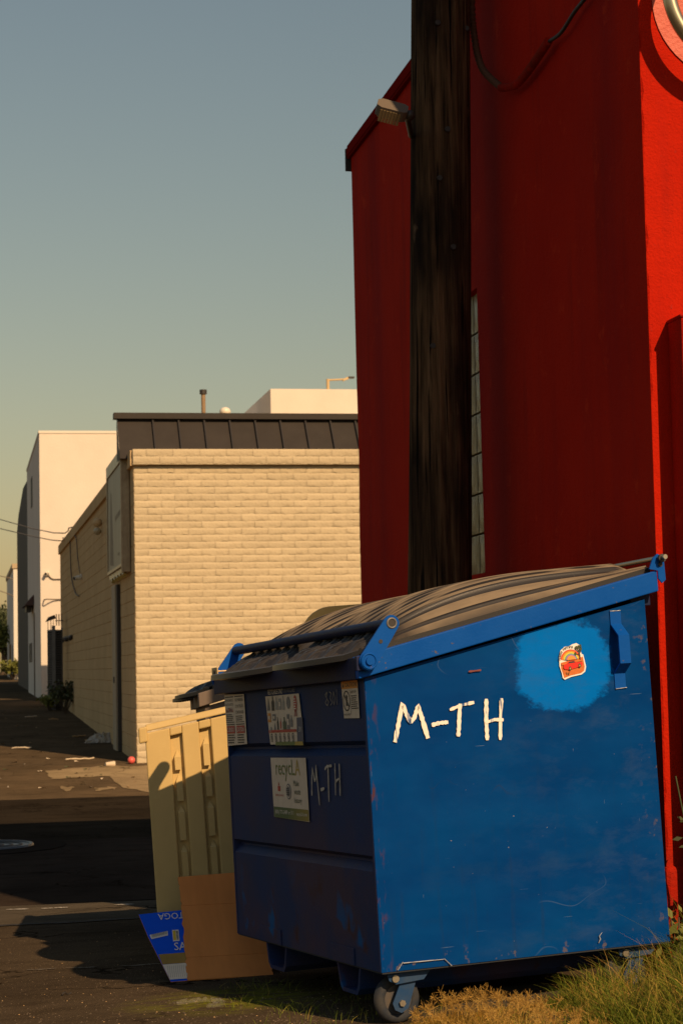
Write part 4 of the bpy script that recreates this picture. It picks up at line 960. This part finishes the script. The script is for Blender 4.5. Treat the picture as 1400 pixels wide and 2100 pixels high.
# mansard roof: panels between standing seams
roof = empty('roof', (0, 0, 0)); roof.parent = root
rx0 = -.20; y_lo, z_lo, y_hi, z_hi = .40, 4.50, .92, 5.16
pw = .392
for i in range(13):
    x0 = (rx0 + .03 if i == 0 else .392 * i - .02); x1 = .392 * (i + 1) - .02
    if i == 0: x0 = rx0 + .02
    b = MB(); b.add([(x0 + .012, y_lo, z_lo), (x1 - .012, y_lo, z_lo), (x1 - .012, y_hi, z_hi), (x0 + .012, y_hi, z_hi)], [(0, 1, 2, 3)], ROOF); b.build('roof_panel', roof)
    b = MB(); n_ = Vector((0, -(z_hi - z_lo), (y_hi - y_lo))).normalized() * .045
    b.hexa([Vector((x1 - .012, y_lo, z_lo)), Vector((x1 + .012, y_lo, z_lo)), Vector((x1 + .012, y_hi, z_hi)), Vector((x1 - .012, y_hi, z_hi)), Vector((x1 - .012, y_lo, z_lo)) + n_, Vector((x1 + .012, y_lo, z_lo)) + n_, Vector((x1 + .012, y_hi, z_hi)) + n_, Vector((x1 - .012, y_hi, z_hi)) + n_], ROOFDARK); b.build('roof_seam', roof)
b = MB(); b.add([(rx0 + .03, y_lo, z_lo), (rx0 + .03, y_hi, z_hi), (rx0 + .03, y_hi + .06, z_hi), (rx0 + .03, y_hi + .06, z_lo)], [(0, 1, 2, 3)], ROOF)
b.add([(rx0 + .04, y_lo + .02, z_lo), (8, y_lo + .02, z_lo), (8, y_hi + .02, z_hi), (rx0 + .04, y_hi + .02, z_hi)], [(0, 1, 2, 3)], ROOFDARK); b.build('roof_deck', roof)
b = MB(); b.box(rx0 - .02, 8, y_hi - .10, y_hi + .10, 5.155, 5.245, ROOF); b.build('roof_fascia', roof)
root = empty('sign_cabinet', (2.37, 29.2, 2.8), None, 'old lightbox sign cabinet with faded poster on the shaded block wall', 'sign')
def rel(b, name, p=root): return b.build(name, p)
b = MB(); b.box(.0, .10, .0, 2.95, .02, 1.86, STEEL); b.box(-.035, 0, 0, 2.95, 1.68, 1.87, STEEL); b.box(-.035, .0, 0, .05, .0, 1.68, STEEL); b.box(-.035, .0, 2.9, 2.95, .12, 1.68, STEEL); b.box(-.035, .0, .05, 2.9, .10, .15, STEEL); b.build('frame', root, .004)
b = MB(); b.box(-.012, -.002, .05, 2.9, .15, 1.68, SIGNFACE); b.build('sign_face', root)
q = Decal((-.013, 2.9, .15), (0, -1, 0), (0, 0, 1), (-1, 0, 0)); q.poly([(.35, .10), (1.1, .05), (.95, .7), (.78, 1.2), (.62, 1.28), (.52, .9)], SIGNMARK, 0); q.build('poster_figure', root); q = Decal((-.013, 2.9, .15), (0, -1, 0), (0, 0, 1), (-1, 0, 0)); q.poly([(1.5, .72), (2.5, .76), (2.5, .84), (1.5, .80)], SIGNMARK, 1); q.poly([(2.0, .16), (2.3, .16), (2.3, .2), (2.0, .2)], SIGNMARK, 1); q.build('poster_print', root)
for y in (.25, .8, 1.35, 1.9, 2.45): MB().tube([(.03, y, -.02), (.03, y + .25, .09)], .035, TUBEGLASS, 8).build('lamp_tube', root)
MB().box(.10, .115, .3, 2.6, .4, .5, DARK).build('wall_bracket', root)
root = empty('downspout', (2.43, 31.35, 0), None, 'square beige downspout running down the shaded block wall under the sign', 'downspout')
MB().box(-.03, .04, .05, .75, .07, 2.72, mat('downspout beige', (.40, .32, .21), .7)).build('pipe', root, .004)
MB().box(-.045, .046, .3, .45, 1.15, 1.25, DARK).build('clamp', root); MB().box(-.01, .05, -.09, .045, .07, 2.72, DARK).build('dark_shadow_strip', root)  # the dark strip stands in for the shadow in the gap beside the pipe
def cable(name, pts, r, M, label, n=6):
    o = Vector(pts[0]); b = MB(); b.tube([p - o for p in smooth(pts, n)], r, M, 6)
    ob = b.build(name, label=label, category='cable'); ob.location = o; return ob
cable('wall_cable', [(2.45, 45.3, 4.34), (2.45, 44.9, 3.53), (2.45, 43.4, 3.08), (2.45, 42.1, 2.95)], .012, CABLE, 'thin loose cable looping down the shaded block wall')
cable('wall_cable', [(2.45, 44.0, 4.4), (2.44, 42.6, 4.2), (2.44, 42.2, 3.8), (2.45, 41.6, 3.42)], .010, CABLE, 'thin cable dropping to the small white wall camera')
def seccam(loc, dirv, label):
    r = empty('security_camera', loc, None, label, 'security camera', 'wall security cameras'); d = Vector(dirv).normalized()
    MB().disc((.07, 0, .02), (-1, 0, 0), .06, .03, CAMWHITE, 14).build('mount', r); b = MB(); b.ball((0, 0, 0), .055, CAMWHITE, 8); b.tube([Vector((0, 0, 0)), d * .11], .045, CAMWHITE, 12); b.build('housing', r)
    MB().disc(d * .112, d, .034, .004, CABLE, 12).build('lens', r)
seccam((2.40, 41.4, 3.31), (-.8, -.6, -.15), 'small white security camera on the shaded block side wall')
seccam((2.28, 54.32, 4.05), (-.2, -1, -.2), 'small security camera on the sunlit white wall with curved cable')
cable('wall_cable', [(2.34, 54.36, 4.0), (2.45, 54.37, 3.90), (2.7, 54.37, 3.89), (4, 54.37, 3.9)], .015, CABLEGREY, 'short curved grey cable from the camera along the sunlit white wall')
cable('wall_cable', [(2.23, 60.0, 3.1), (2.22, 57.0, 3.24), (2.22, 54.34, 3.32), (2.6, 54.36, 3.33), (4, 54.36, 3.33)], .017, CABLEGREY, 'straight grey cable wrapping the corner of the white building')
root = empty('wall_bracket', (2.44, 47.0, 2.15), None, 'dark iron bracket with knobs on the far end of block wall', 'bracket')
b = MB(); b.tube([(-.08, 2.6, .02), (.0, 0, .0), (.0, -2.0, 0)], .03, DARK, 8)
for y in (2.6, 1.9, -.2, -1.9): b.ball((-.02, y, -.05), .055, DARK, 6)
b.build('bar', root)
root = empty('wall_lamp', (2.40, 35.3, 3.86), None, 'round glass wall lamp half hidden behind the sign cabinet', 'lamp')
MB().ball((0, 0, 0), .07, mat('lamp glass', (.4, .33, .2), .15), 8).build('globe', root); MB().ball((.0, .05, .16), .085, BRICKSHADE, 8).build('back_plate', root)
root = empty('roof_vent', (4.87, 39.5, 4.34), None, 'tall thin rusty vent pipe with dark cap above the metal roof', 'vent')
MB().tube([(.0, 0, 0), (0, 0, 2.62)], .045, mat('rusty vent', (.30, .21, .12), .7, (.2, .13, .07), 8), 10).build('pipe', root); MB().disc((0, 0, 2.62), (0, 0, 1), .075, .09, DARK, 12).build('cap', root)
for i in range(1):
    o = MB().ball((0, 0, 0), .12, CAMWHITE, 8, (1, 1, .8)).tube([(0, 0, -2.45), (0, 0, 0)], .06, CAMWHITE, 10).build('dome_vent', label='small white dome vent peeking over the metal roof edge', category='vent'); o.location = (5.45, 40.5, 6.735)

# ------------------------------------------------------------------ buildings further down the alley
root = empty('white_building', (2.12, 54.4, .5), None, 'tall white stucco building behind the beige one, its front sunlit', 'building')
b = MB(); b.box(0, 9, 0, 10.6, -.3, 7.45, WHITE); b.box(-.02, 9.02, -.02, 10.6, 7.45, 7.52, WHITE2); b.build('wall', root)
MB().box(-.02, .001, 5.6, 6.6, 5.9, 6.8, CABLE).build('window', root); MB().box(-.03, .0, 4.5, 4.8, .0, 2.6, CABLEGREY).build('drain_pipe', root)
MB().box(-.10, .02, -.05, 10.6, -.35, .02, CONC).build('plinth', root)
for i in range(3): MB().box(-.015, .001, 6.9 + i * 1.0, 7.3 + i * 1.0, 1.15, 1.75, CABLE).build('vent_slot', root)
root = empty('wall_awning', (2.11, 60.5, 3.3), None, 'small dark metal awning lamp on the shaded white wall', 'lamp')
b = MB(); b.hexa([(-.28, -1.2, .05), (0, -1.2, .05), (0, 1.8, .05), (-.28, 1.8, .05), (-.02, -1.2, .35), (0, -1.2, .35), (0, 1.8, .35), (-.02, 1.8, .35)], mat('awning red brown', (.07, .03, .025), .6)); b.build('hood', root)
MB().box(-.2, -.05, -.6, .8, -.12, .045, DARK).build('lamp', root)
root = empty('black_building', (2.34, 69.9, .6), None, 'narrow black clad building beyond the white one in the alley', 'building')
b = MB(); pts = [(-4.6, .0), (11, .0), (11, 6.45), (8.6, 6.95), (2.6, 7.45), (-4.6, 7.2)]
b.prism(pts, (-.12, 0.05, .05), (0, 1, 0), (0, 0, 1), (6, 0, 0), BLACKWALL); b.build('wall', root); MB().box(-.08, 5.9, .05, 11, -.3, .08, CONC).build('plinth', root)
root = empty('low_white_building', (2.42, 95.0, .7), None, 'small sunlit white building end at the far left of alley', 'building')
MB().box(0, 6, 0, 14, .0, 5.62, WHITE2).build('wall', root); MB().box(-.06, 6.05, -.06, 14, 5.62, 5.85, mat('cap tan', (.45, .35, .22), .8)).build('coping', root); MB().box(-.05, 6, -.05, .0, -.2, .95, WHITE2).build('plinth', root)
MB().ball((.36, .3, 5.88), .16, CAMWHITE, 8, (1, 1, .8)).build('roof_vent', root)
root = empty('rear_white_building', (8.28, 52.2, 4.2), None, 'white rooftop block rising behind the metal roof on the right', 'building')
MB().box(0, 9, 0, 11, -4, 4.72, WHITE).build('wall', root)
root = empty('roof_lamp', (9.95, 52.6, 8.90), None, 'tan parking lamp with horizontal arm standing on the rear white building', 'lamp')
MB().tube([(0, 0, 0), (0, 0, .36)], .045, LAMPPAINT, 10).build('post', root); MB().tube([(0, 0, .33), (.50, 0, .36)], .026, LAMPPAINT, 8).build('arm', root)
MB().hexa([(.42, -.06, .30), (.58, -.06, .36), (.58, .06, .36), (.42, .06, .30), (.42, -.06, .36), (.58, -.06, .43), (.58, .06, .43), (.42, .06, .36)], LAMPPAINT).build('bracket', root); MB().box(.57, .74, -.07, .07, .385, .43, DARK).build('lamp_head', root)
root = empty('metal_gate', (2.0, 47.4, .4), None, 'dark slatted metal gate standing open at the end of the beige building', 'gate')
MB().box(.11, .19, 0, .08, -.05, 2.05, GREYMETAL).build('post', root); MB().box(.33, .37, .1, .14, -.05, 2.0, GREYMETAL).build('post', root)
for x0, x1, nm in ((.0, .11, 0), (.19, .33, 1)):
    b = MB()
    for i in range(34): z = .05 + i * .056; b.hexa([(x0, .0, z), (x1, .0, z), (x1, .05, z + .02), (x0, .05, z + .02), (x0, .0, z + .03), (x1, .0, z + .03), (x1, .05, z + .05), (x0, .05, z + .05)], DARK if nm else GREYMETAL)
    b.box(x0, x1, .05, .06, .0, 1.95, DARK); b.build('slat_panel', root, kind='stuff')
root = empty('gate_lantern', (2.10, 47.9, 2.35), None, 'small roofed lantern on top of the slatted gate', 'lantern')
b = MB(); b.hexa([(-.12, -.15, .20), (.13, -.15, .28), (.13, .2, .28), (-.12, .2, .20), (-.05, -.1, .32), (.10, -.1, .37), (.10, .15, .37), (-.05, .15, .32)], BARK); b.build('roof', root)
b = MB()
for x in (-.07, .0, .06): b.box(x, x + .015, -.05, -.03, -.15, .24, DARK)
b.build('bars', root)
b = MB()
for x in (.18, .24, .30): b.tube([(x, 0, 0), (x, 0, .28)], .012, DARK, 6)
b.tube([(.15, 0, .12), (.34, 0, .12)], .012, DARK, 6); o = b.build('iron_finial', label='thin wrought iron finial bars rising beside the gate lantern', category='finial'); o.location = (2.05, 47.6, 2.45)

# overhead wires
cable('power_line', [(2.47, 44.4, 4.60), (1.1, 60, 6.0), (-8, 165, 18)], .014, CABLEGREY, 'upper overhead wire reaching the top of the block wall')
cable('power_line', [(2.47, 47.6, 4.58), (1.1, 60, 5.72), (-8, 165, 16.5)], .014, CABLEGREY, 'lower overhead wire reaching the top of the block wall')
cable('power_line', [(2.4, 94.9, 5.78), (1.35, 94.9, 6.05), (-6, 95, 7.5)], .02, CABLEGREY, 'upper overhead wire meeting the low white building')
cable('power_line', [(2.4, 94.9, 4.97), (1.35, 94.9, 5.4), (-6, 95, 8)], .02, CABLEGREY, 'lower sagging wire meeting the low white building')

# ------------------------------------------------------------------ trees, fence, plants
def tree(loc, h, r, n, label, leaf=LEAF, seed=1, size=.28):
    rr = np.random.default_rng(seed); root = empty('tree', loc, None, label, 'tree', 'trees at the end of the alley')
    b = MB(); b.tube([(0, 0, 0), (.05, 0, h * .25), (.0, .1, h * .55)], [.16, .12, .05], BARK, 8)
    for k in range(5):
        t = k * 1.3; b.tube([(0.03, 0, h * (.22 + .05 * k)), (math.cos(t) * r * .55, math.sin(t) * r * .55, h * (.5 + .07 * k))], [.06, .02], BARK, 6)
    b.build('trunk', root)
    cl = [(rr.normal(0, .5, 3) * (r, r, h * .30) * .8 + (0, 0, h * .62)) for _ in range(26)]
    c = np.array([cl[i] for i in rr.integers(0, 26, n)]) + rr.normal(0, r * .16, (n, 3)); c[:, 2] = np.maximum(c[:, 2], .25)
    leafmesh(c, rr, size, leaf, 'crown', root)
def leafmesh(c, rr, size, M, name, root):
    n = len(c); a = rr.normal(0, 1, (n, 3)); a /= np.linalg.norm(a, axis=1)[:, None]; d = rr.normal(0, 1, (n, 3)); d = np.cross(a, d); d /= np.linalg.norm(d, axis=1)[:, None]
    s = (size * rr.uniform(.5, 1.2, n))[:, None]
    v = np.stack([c - a * s, c + d * s * .45, c + a * s, c - d * s * .45], 1).reshape(-1, 3)
    me = bpy.data.meshes.new(name); me.from_pydata(v.tolist(), [], [(4 * i, 4 * i + 1, 4 * i + 2, 4 * i + 3) for i in range(n)]); me.materials.append(M)
    o = bpy.data.objects.new(name, me); C.objects.link(o); o.parent = root; return o
tree((1.1, 104, 1.0), 3.6, 1.1, 5200, 'rounded green tree at the left end of alley, nearest of its row', LEAF, 1, .16)
tree((-.9, 112, 1.0), 4.6, 1.6, 5200, 'taller green tree at the end of the alley, left of the rest', LEAF, 2, .18)
tree((2.4, 121, 1.0), 4.3, 1.4, 5200, 'dark green tree peeking out behind the low white building', LEAFD, 3, .18)
tree((.7, 124, 1.0), 5.2, 1.8, 5200, 'tall olive tree farthest back beyond the alley', LEAFD, 4, .2)
o = MB().box(0, 12, 0, 6, 0, 5.4, WHITE2).build('far_house', label='pale house half hidden behind the trees at alley end', category='house'); o.location = (-9.7, 140, .9)
root = empty('wood_fence', (2.28, 96.8, .95), None, 'weathered wood fence end beside the low white building', 'fence')
for i in range(5): MB().box(0, .06, i * .3, i * .3 + .27, 0, 1.75 - .02 * (i % 2), WOOD).build('board', root)
def plant(name, loc, n, h, r, M, label, cat, seed, size=.07):
    rr = np.random.default_rng(seed); root = empty(name, loc, None, label, cat)
    b = MB(); cs = []
    for k in range(n):
        t = rr.uniform(0, 6.28); q = rr.uniform(.2, 1) * r; hh = h * rr.uniform(.5, 1)
        p = [(0, 0, 0), (math.cos(t) * q * .4, math.sin(t) * q * .4, hh * .55), (math.cos(t) * q, math.sin(t) * q, hh)]
        b.tube(p, [.008, .006, .003], BARK, 4); 
        for s_ in np.linspace(.3, 1, 9): cs.append(np.array(p[1]) * (1 - s_) + np.array(p[2]) * s_ + rr.normal(0, .04, 3))
    b.build('stems', root); leafmesh(np.array(cs), rr, size, M, 'leaves', root)
plant('bush', (2.30, 45.2, gz(2.3, 45.2)), 40, .75, .42, LEAFD, 'dark scrubby bush at the foot of the block wall', 'bush', 5)
plant('bush', (2.02, 47.0, gz(2, 47.0)), 22, .42, .3, LEAF, 'low pale weed bush at the foot of the gate', 'bush', 6)
plant('weed_clump', (2.35, 94.4, gz(1.9, 94.4)), 60, .95, .75, LEAF, 'yellow green weeds in front of the low white building', 'weeds', 7, .12)
# climbing weed beside the red wall
root = empty('creeper', (2.72, 7.16, gz(2.7, 7.16)), None, 'thin green weed stem climbing beside the red wall corner', 'weed')
b = MB(); stem = smooth([(0.05, 0, .05), (.03, .0, .25), (.035, .02, .42), (-.005, .02, .62), (-.03, .03, .78)], 6); b.tube(stem, .0035, LEAFD, 5); b.build('stem', root)
rr = np.random.default_rng(8); leafmesh(np.array([list(stem[i]) for i in rr.integers(6, len(stem) - 6, 14)]) + rr.normal(0, .018, (14, 3)), rr, .02, LEAFD, 'leaves', root)

# ------------------------------------------------------------------ grass verge in the foreground
def verge_z(x, y): return gz(x, y) + .010 + .012 * ss(1.5, 1.9, x)
b = MB(); b.grid(lambda u, v: (1.47 + .08 * math.sin(9 * v) * (1 - u) + 1.9 * u, 4.6 + 2.73 * v, verge_z(1.47 + 1.9 * u, 4.6 + 2.73 * v) - (.03 if u == 0 else 0)), 20, 24, SOIL); b.build('verge', kind='structure')
def blades(name, xs, ys, hs, width, M, seed, bend=.5, lab=None, zf=verge_z):
    rr = np.random.default_rng(seed); n = len(xs); zs = np.array([zf(x, y) for x, y in zip(xs, ys)])
    t = rr.uniform(0, 2 * np.pi, n); dirx, diry = np.cos(t), np.sin(t); bd = hs * bend * rr.uniform(.2, 1.3, n)
    w = rr.uniform(0, 2 * np.pi, n); wx, wy = np.cos(w), np.sin(w); V = []
    segs = ((0, 1.0), (.4, .85), (.75, .6), (1.0, .12))
    for f, ww in segs:
        cx_ = xs + dirx * bd * f ** 2; cy_ = ys + diry * bd * f ** 2; cz_ = zs + hs * (f - .28 * f ** 2 * (bd / hs)) - .01
        for sg_ in (-1, 1): V.append(np.stack([cx_ + sg_ * wx * width * ww / 2, cy_ + sg_ * wy * width * ww / 2, cz_], 1))
    V = np.stack(V, 1).reshape(-1, 3); F = np.concatenate([np.array([[8 * i + 2 * k, 8 * i + 2 * k + 1, 8 * i + 2 * k + 3, 8 * i + 2 * k + 2] for k in range(3)]) for i in range(n)])
    me = bpy.data.meshes.new(name); me.vertices.add(len(V)); me.vertices.foreach_set('co', V.ravel()); me.loops.add(F.size); me.loops.foreach_set('vertex_index', F.ravel().astype(np.int32))
    me.polygons.add(len(F)); me.polygons.foreach_set('loop_start', np.arange(0, F.size, 4, dtype=np.int32)); me.update(calc_edges=True); me.validate(); me.materials.append(M)
    o = bpy.data.objects.new(name, me); C.objects.link(o); return tag(o, lab, None, None, 'stuff')
def scatter(n, x0, x1, y0, y1, clump=.0, seed=0, k=40):
    rr = np.random.default_rng(seed)
    if clump:
        cx_ = rr.uniform(x0, x1, k); cy_ = rr.uniform(y0, y1, k); i = rr.integers(0, k, n); return cx_[i] + rr.normal(0, clump, n), cy_[i] + rr.normal(0, clump, n), rr
    return rr.uniform(x0, x1, n), rr.uniform(y0, y1, n), rr
def side_y(x): return 6.7315 + (x - 1.422) * .1699            # line of the dumpster's near side
def hfun(xs):
    xs = np.asarray(xs, float)
    return (.045 + .05 * np.clip((xs - 1.6) / .6, 0, 1) + .20 * np.clip((xs - 2.0) / .6, 0, 1) ** 1.1) * (.72 + .38 * np.sin(xs * 11.5 + 1.0) * (xs < 2.1))
xs, ys, rr = scatter(12000, 1.48, 2.02, 5.6, 6.98, .045, 21, 75); k = ys < side_y(xs) - .02; xs, ys = xs[k], ys[k]
blades('dry_grass', xs, ys, hfun(xs) * rr.uniform(.3, 1.05, len(xs)), .0018, GRASSGOLD, 22, 1.1, 'fine golden dry grass tangled along the dumpster base')
xs, ys, rr = scatter(1500, 1.6, 2.6, 5.9, 6.9, .05, 23, 40); k = ys < side_y(xs) - .02; xs, ys = xs[k], ys[k]
blades('dry_stalks', xs, ys, hfun(xs) * rr.uniform(.8, 1.7, len(xs)), .0014, GRASSDRY, 24, 1.2, 'pale dry grass stalks standing among the verge grass')
xs, ys, rr = scatter(22000, 1.80, 3.05, 5.5, 7.25, .07, 25, 80); k = (ys < side_y(xs) - .01) | (xs > 2.62); xs, ys = xs[k], ys[k]
blades('green_grass', xs, ys, hfun(xs) * rr.uniform(.35, 1.5, len(xs)), .0030, GRASSGREEN, 26, .9, 'yellow green grass thickening toward the red wall')
xs, ys, rr = scatter(700, 1.0, 1.75, 6.9, 8.1, .06, 27, 30)
blades('sparse_weeds', xs, ys, rr.uniform(.02, .075, len(xs)), .0022, GRASSGREEN, 28, .9, 'sparse short weeds sprouting from the dark asphalt', gz)
xs, ys, rr = scatter(420, 1.95, 3.0, 5.9, 7.1, .06, 29, 30); k = ys < side_y(xs) - .02; xs, ys = xs[k], ys[k]
blades('long_blades', xs, ys, hfun(xs) * rr.uniform(1.2, 2.1, len(xs)), .0026, GRASSGREEN, 30, 1.3, 'long arching grass blades rising in front of the dumpster corner')
xs, ys, rr = scatter(2600, 1.50, 2.05, 5.7, 6.9, .05, 35, 45); k = ys < side_y(xs) - .02; xs, ys = xs[k], ys[k]
blades('short_green_grass', xs, ys, hfun(xs) * rr.uniform(.3, .9, len(xs)), .0026, GRASSGREEN, 36, .8, 'short green blades mixed into the golden dry grass')
plant('broad_leaf_weed', (2.60, 6.98, verge_z(2.6, 6.98)), 9, .30, .12, LEAF, 'small broad leaved weed beside the dumpster back corner', 'weed', 37, .028)
# feathery seed heads
b = MB(); rr = np.random.default_rng(31); tips = []
for i in range(190):
    x = rr.uniform(1.52, 2.0); y = min(rr.uniform(5.9, 6.95), side_y(x) - .03); h = hfun(np.array([x]))[0] * rr.uniform(1.0, 1.75); t = rr.uniform(0, 6.28); bx, by = math.cos(t) * h * .55, math.sin(t) * h * .55; z = verge_z(x, y)
    p = [(x, y, z), (x + bx * .3, y + by * .3, z + h * .6), (x + bx, y + by, z + h)]; b.tube(p, [.0009, .0007, .0004], GRASSDRY, 3, False)
    for k in range(26):
        s_ = rr.uniform(.35, 1.0); q = np.array(p[1]) * (1 - s_) + np.array(p[2]) * s_; e = q + rr.normal(0, .012, 3) * (1.5 - s_) + (0, 0, .006); b.tube([q, e], [.0004, .0007], GRASSDRY, 3, False)
b.build('seed_stalks', kind='stuff', label='feathery dry seed stalks above the golden grass')
# gravel specks on the lot
b = MB(); rr = np.random.default_rng(33)
for i in range(2600):
    y = 7.0 + 3.6 * rr.uniform() ** 2.2; x = rr.uniform(-.3, 1.5); s_ = rr.uniform(.001, .0034) * (1.25 if y < 7.9 else 1); z = gz(x, y); q = rr.normal(0, .25, (5, 3))
    vs = [(x + s_ * (1 + q[0, 0]), y, z), (x, y + s_ * (1 + q[1, 0]), z), (x - s_ * (1 + q[2, 0]), y, z), (x, y - s_ * (1 + q[3, 0]), z), (x + s_ * q[4, 0], y + s_ * q[4, 1], z + s_ * .9)]
    b.add(vs, [(0, 1, 4), (1, 2, 4), (2, 3, 4), (3, 0, 4)], STONE if i % 9 else LITTERTAN)
b.build('gravel', kind='stuff', label='loose gravel specks scattered over the asphalt lot')

# ------------------------------------------------------------------ street iron and litter
mx_, my_ = .17, 17.5
root = empty('manhole_cover', (mx_, my_, gz(mx_, my_) + .006), None, 'round cast iron manhole cover set in the dark street', 'manhole cover')
MB().disc((0, 0, 0), (0, 0, 1), .40, .010, IRON, 40).build('plate', root)
for r in (.09, .17, .25, .33): MB().torus((0, 0, .010), (1, 0, 0), (0, 1, 0), r, .012, IRONDARK, 40, 6).build('ring', root)
MB().torus((0, 0, .006), (1, 0, 0), (0, 1, 0), .42, .018, IRON, 40, 6).build('frame', root)
flat_patch('asphalt_collar', [(mx_ + .72 * math.cos(t), my_ + .75 * math.sin(t)) for t in [2 * math.pi * i / 20 for i in range(20)]], mat('collar asphalt', (.030, .023, .018), .95, spec=0), .009, .01, 1)
def litter(name, loc, b, label, cat): o = b.build(name, label=label, category=cat); o.location = loc; return o
litter('ball', (2.39, 28.50, gz(2.39, 28.5) + .055), MB().ball((0, 0, 0), .055, BALLPINK, 10), 'small pink ball on the pavement by the corner of the beige building', 'ball')
litter('paper_cup', (2.055, 28.2, gz(2, 28.2) + .035), MB().tube([(-.06, 0, 0), (.0, .02, .0), (.07, .04, .0)], [.028, .036, .045], LITTER, 12), 'crushed white cup lying on the pavement near the pink ball', 'cup')
def crumple(n, w, h, M, seed):
    r = random.Random(seed); b = MB(); P = {}
    def fn(u, v): return ((u - .5) * w + r.uniform(-.1, .1) * w * .4, (v - .5) * w * .8 + r.uniform(-.1, .1) * w * .4, r.uniform(.15, 1) * h * (1 - (2 * u - 1) ** 2) * (1 - (2 * v - 1) ** 2) + .004)
    return b.grid(fn, n, n, M, False)
litter('plastic_bag', (2.36, 33.9, gz(2.3, 33.9)), crumple(18, .62, .20, BAG, 4), 'crumpled grey plastic bag against the foot of the block wall', 'plastic bag')
b = MB(); rf = random.Random(5); pth = smooth([(-.09, .03, .0), (-.03, .06, .0), (.04, .075, .0), (.085, .035, .0), (.07, -.045, .0), (.02, -.06, .0)], 7)
vs = []
for i_, p in enumerate(pth):
    d = pth[min(i_ + 1, len(pth) - 1)] - pth[max(i_ - 1, 0)]; nn = Vector((-d.y, d.x, 0)).normalized(); w = rf.uniform(.012, .03)
    for k in range(5): t = k / 4 - .5; vs.append(p + nn * w * 2 * t + Vector((0, 0, .004 + rf.uniform(.1, 1) * .018 * (1 - 4 * t * t))))
b.add(vs, [(5 * i_ + k, 5 * i_ + k + 1, 5 * i_ + k + 6, 5 * i_ + k + 5) for i_ in range(len(pth) - 1) for k in range(4)], FILM)
litter('plastic_film', (.89, 7.66, gz(.9, 7.66) + .002), b, 'crumpled clear plastic film on asphalt in front of the cardboard', 'plastic film')
rr = np.random.default_rng(41); b = MB()
for i_ in range(110):
    y = rr.uniform(24.6, 50) if i_ % 3 else rr.uniform(24.6, 30); x = rr.uniform(-.5, 2.3); w, l_, t = rr.uniform(.005, .016), rr.uniform(.012, .05), rr.uniform(0, 3.1); z = gz(x, y) + .012; c, s_ = math.cos(t), math.sin(t)
    b.add([(x + l_ * c - w * s_, y + l_ * s_ + w * c, z), (x - l_ * c - w * s_, y - l_ * s_ + w * c, z + rr.uniform(0, .02)), (x - l_ * c + w * s_, y - l_ * s_ - w * c, z), (x + l_ * c + w * s_, y + l_ * s_ - w * c, z + rr.uniform(0, .02))], [(0, 1, 2, 3)], (LITTER, LITTERTAN, STONE, LEAFD, STONE, SOIL)[i_ % 6])
b.build('litter_flecks', kind='stuff', label='small dry scraps and leaves scattered along the alley')
LIT = [((1.491, 29.38), (1.924, 29.62), LITTER, 'long pale strip lying on pavement left of the white cup'), ((1.931, 35.42), (2.17, 35.78), LITTERTAN, 'orange brown stick in the shade beyond the plastic bag'),
       ((2.07, 34.14), (2.50, 34.5), LITTERTAN, 'thin tan stick beside the grey plastic bag'), ((.787, 32.66), (1.098, 32.52), LITTER, 'pale stick on alley at the left edge of the shade'),
       ((1.352, 43.64), (1.608, 43.97), LITTER, 'pale scrap far up the shaded alley on the left'), ((1.792, 42.25), (2.002, 42.35), LITTERTAN, 'tan scrap far up the alley near the bush'),
       ((.398, 8.30), (.437, 8.34), DARK, 'small dark bent twig on the lit asphalt'), ((.20, 29.9), (.42, 30.0), LITTERTAN, 'short tan scrap on the lit pavement at left')]
for i, (p, q, M, lab) in enumerate(LIT):
    n = 6; r = .004 if i == 6 else .016; z = max(gz(*p), gz(*q)) + r
    b = MB(); b.tube([((q[0] - p[0]) * k / n, (q[1] - p[1]) * k / n, random.uniform(0, r) + (.004 * math.sin(k) if i == 6 else 0)) for k in range(n + 1)], [r * random.uniform(.6, 1) for _ in range(n + 1)], M, 6)
    litter('twig' if i in (1, 2, 3, 6) else 'paper_scrap', (p[0], p[1], z), b, lab, 'litter')
rr = np.random.default_rng(40)
